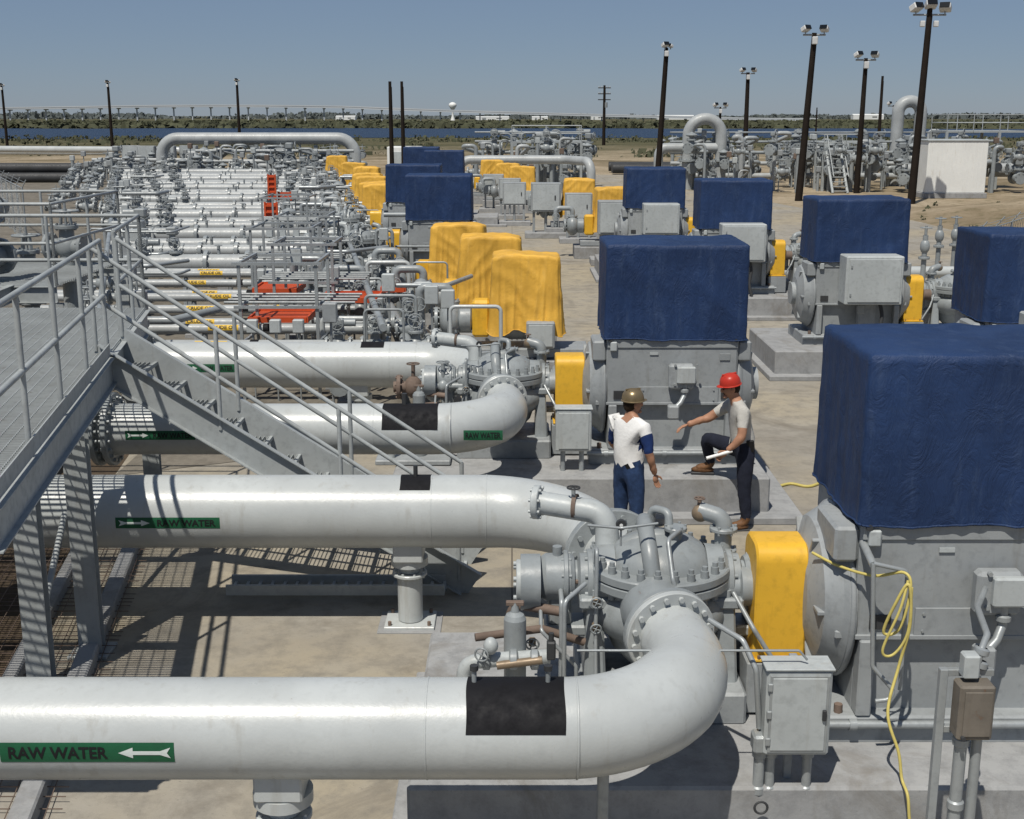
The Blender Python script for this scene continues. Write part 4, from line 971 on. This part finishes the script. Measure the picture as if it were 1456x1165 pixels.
# ------------------------------------------------------------------ people
def person(name,J,kinds,hat,lookdir,hands,extra=None,mats=None):
    names=list(J.keys()); idx={n:i for i,n in enumerate(names)}
    edges=[('pel','sp'),('sp','ch'),('ch','nk'),('nk','hd'),('hd','ht'),
      ('ch','sL'),('sL','eL'),('eL','wL'),('ch','sR'),('sR','eR'),('eR','wR'),
      ('pel','hL'),('hL','kL'),('kL','aL'),('aL','tL'),('pel','hR'),('hR','kR'),('kR','aR'),('aR','tR')]
    RD=dict(pel=.145,sp=.132,ch=.152,nk=.060,hd=.080,ht=.068,sL=.082,sR=.082,eL=.052,eR=.052,wL=.031,wR=.031,hL=.115,hR=.115,kL=.082,kR=.082,aL=.060,aR=.060,tL=.042,tR=.042)
    me=bpy.data.meshes.new(name+'_sk'); me.from_pydata([J[n] for n in names],[(idx[a],idx[b]) for a,b in edges],[])
    ob=bpy.data.objects.new(name+'_sk',me); scene.collection.objects.link(ob)
    sk=ob.modifiers.new('s','SKIN'); sk.use_smooth_shade=True
    ob.modifiers.new('u','SUBSURF').levels=2
    if not me.skin_vertices: 
        bm=bmesh.new(); bm.from_mesh(me); bm.verts.layers.skin.verify(); bm.to_mesh(me); bm.free()
    sv=me.skin_vertices[0].data
    for n in names: sv[idx[n]].radius=(RD[n],RD[n]); sv[idx[n]].use_root=(n=='pel')
    dg=bpy.context.evaluated_depsgraph_get(); m2=bpy.data.meshes.new_from_object(ob.evaluated_get(dg))
    vs=[v.co.copy() for v in m2.vertices]; fs=[tuple(p.vertices) for p in m2.polygons]
    bpy.data.objects.remove(ob)
    def matof(c):
        best=(9,None,0)
        for a,b in edges:
            A,B=V(J[a]),V(J[b]); t=max(0,min(1,(c-A).dot(B-A)/(B-A).length_squared)); d=(c-A.lerp(B,t)).length-.6*(RD[a]*(1-t)+RD[b]*t)
            if d<best[0]: best=(d,(a,b),t)
        a,b=best[1]; t=best[2]
        if (a,b)==('nk','hd') or (a,b)==('hd','ht'): return SKIN
        if (a,b)==('ch','nk'): return kinds['torso'] if t<.6 else SKIN
        if (a,b)==('pel','sp'): return BELT if .15<t<.32 else (kinds['torso'] if t>.2 else kinds['legs'])
        if (a,b)==('sp','ch') or a=='ch': return kinds['torso']
        if a[0]=='s' and b[0]=='e': return (kinds['torso'] if t<kinds.get('s0',0) else kinds['sleeve']) if t<kinds['slen'] else SKIN
        if a[0]=='e': return kinds['sleeve'] if t<kinds.get('slen2',0) else SKIN
        if a[0]=='a': return BOOT
        if a[0]=='k': return kinds['legs'] if t<.86 else BOOT
        return kinds['legs']
    mb=MB()
    for i,v in enumerate(vs):
        nrm=m2.vertices[i].normal; v+=nrm*(.009*noise.noise(v*13)+.006*noise.noise(v*28))
    mb.v=[tuple(v) for v in vs]
    for f in fs:
        c=sum((vs[i] for i in f),V())/len(f); k=mb.mi(matof(c)); mb.f.append(f); mb.m.append(k); mb.s.append(True)
    hd=V(J['hd']); ht=V(J['ht']); up=(ht-hd).normalized(); fw=V(lookdir).normalized(); fw=(fw-up*fw.dot(up)).normalized(); rt=fw.cross(up)
    rot=Matrix((rt,fw,up)).transposed(); hc=hd+up*.045
    mb.ell(hc,(.076,.096,.113),SKIN,rot,16,12)
    mb.ell(hc+rot@V((0,.10,-.010)),(.014,.022,.026),SKIN,rot,8,6)
    mb.ell(hc+rot@V((0,.075,-.085)),(.035,.03,.022),SKIN,rot,8,6)
    for s in(-1,1):
        mb.ell(hc+rot@V((s*.078,-.005,0)),(.012,.022,.034),SKIN,rot,8,6)
        mb.ell(hc+rot@V((s*.032,.087,.022)),(.015,.010,.010),GLASS,rot,8,6)
        mb.box(hc+rot@V((s*.032,.092,.042)),(.036,.008,.007),HAIR,.002,rot)
        if kinds.get('shades'): mb.box(hc+rot@V((s*.034,.097,.022)),(.05,.01,.032),GLASS,.004,rot); mb.box(hc+rot@V((s*.076,.045,.026)),(.005,.10,.008),GLASS,0,rot)
    mb.box(hc+rot@V((0,.090,-.052)),(.045,.010,.008),BOOT,.002,rot)
    mb.ell(hc+rot@V((0,-.024,.008)),(.082,.086,.105),HAIR,rot,14,10)
    hb=hc+up*.045
    mb.lathe(hb,up,[(.118,0),(.118,.03),(.110,.065),(.089,.10),(.052,.12),(0,.127)],28,hat,True)
    mb.lathe(hb,up,[(.05,.004),(.120,-.002),(.127,-.008),(.127,-.002),(.116,.006)],28,hat)
    mb.ell(hb+rot@V((0,.095,-.004)),(.075,.065,.009),hat,rot,16,6)
    mb.box(hb+rot@V((0,0,.117)),(.018,.17,.020),hat,.006,rot)
    for s in(-1,1): mb.box(hb+rot@V((s*.045,0,.104)),(.012,.14,.014),hat,.004,rot)
    for side,(hdir,nrm,curl) in hands.items():
        wv=V(J['w'+side]); f=V(hdir).normalized(); n=V(nrm); n=(n-f*n.dot(f)).normalized(); sd=f.cross(n)*(1 if side=='R' else -1)
        r3=Matrix((sd,f,n)).transposed(); pc=wv+f*.045
        mb.ell(pc,(.042,.052,.017),SKIN,r3,12,8)
        for i,(dx,L) in enumerate(((.031,.068),(.011,.078),(-.010,.073),(-.029,.058))):
            b=pc+r3@V((dx,.035,0)); a=curl; p=[b]
            for q,fr in enumerate((.45,.32,.25)):
                a2=a*(q+.6); p.append(p[-1]+r3@V((0,math.cos(a2)*L*fr,-math.sin(a2)*L*fr)))
            mb.tube(p,[.0095,.0090,.0082,.0065],SKIN,8)
        b=pc+r3@V((.034,-.015,-.004)); mb.tube([b,b+r3@V((.026,.022,-.012)),b+r3@V((.036,.05,-.022))],[.012,.0105,.008],SKIN,8)
    for s in 'LR':
        a=V(J['a'+s]); t=V(J['t'+s]); d=(t-a); d.z=0; d.normalize(); c=(a+t)/2
        rr=Matrix.Rotation(math.atan2(d.y,d.x),3,'Z'); mb.box((c.x+d.x*.01,c.y+d.y*.01,t.z-.045),(.27,.085,.03),DARK,.01,rr); mb.ell((c.x+d.x*.01,c.y+d.y*.01,t.z-.005),(.135,.048,.045),BOOT,rr,14,8)
    if extra: extra(mb)
    return mb.make(name)
x,y=2.60,13.38
J1=dict(pel=(x+.0,y+.10,.95),sp=(x-.01,y+.10,1.12),ch=(x-.05,y+.11,1.36),nk=(x-.10,y+.10,1.52),hd=(x-.15,y+.09,1.595),ht=(x-.165,y+.085,1.69),
 sL=(x-.04,y-.10,1.41),eL=(x-.06,y-.19,1.14),wL=(x-.22,y-.16,.97),
 sR=(x-.10,y+.31,1.41),eR=(x-.36,y+.36,1.22),wR=(x-.60,y+.28,1.17),
 hL=(x+.03,y+.0,.90),kL=(x+.02,y-.03,.50),aL=(x+.06,y-.04,.11),tL=(x-.12,y-.06,.062),
 hR=(x-.01,y+.20,.90),kR=(x-.38,y+.38,1.00),aR=(x-.27,y+.50,.63),tR=(x-.45,y+.52,.575))
def ex1(mb):
    p=V(J1['wL'])+V((-.08,-.03,-.05)); mb.tube([p+V((-.15,-.03,-.01)),p+V((.14,.02,.06))],.018,PAPER,10)
    mb.box(V(J1['pel'])+V((.06,-.14,.05)),(.09,.05,.14),BELT,.01)
person('worker_in_red_hard_hat',J1,dict(torso=SHIRTG,sleeve=SHIRTG,slen=.62,legs=NAVY,shades=True),HATR,(-1,-.15,-.1),
  dict(L=((-.7,0,-.55),(0,1,.3),.5),R=((-.8,-.2,-.35),(0,0.2,1),.35)),ex1)
x,y=1.25,12.75
J2=dict(pel=(x,y,.93),sp=(x,y,1.10),ch=(x+.01,y+.01,1.34),nk=(x+.02,y+.02,1.50),hd=(x+.035,y+.03,1.57),ht=(x+.035,y+.03,1.66),
 sL=(x-.13,y+.15,1.40),eL=(x-.16,y+.24,1.13),wL=(x+.03,y+.30,.97),
 sR=(x+.15,y-.14,1.40),eR=(x+.20,y-.20,1.12),wR=(x+.27,y-.14,.88),
 hL=(x-.06,y+.08,.88),kL=(x-.06,y+.10,.50),aL=(x-.08,y+.10,.11),tL=(x+.06,y+.22,.062),
 hR=(x+.07,y-.07,.88),kR=(x+.09,y-.08,.50),aR=(x+.08,y-.10,.11),tR=(x+.24,y-.02,.062))
person('worker_in_white_shirt',J2,dict(torso=SHIRTW,sleeve=SLEEVE,s0=.30,slen=.92,legs=JEANS),HATB,(1,.35,-.05),
  dict(L=((.6,.2,-.5),(0,-1,0),.5),R=((.2,.15,-1),(-.6,.6,0),.35)))
print('objects',len(bpy.data.objects))
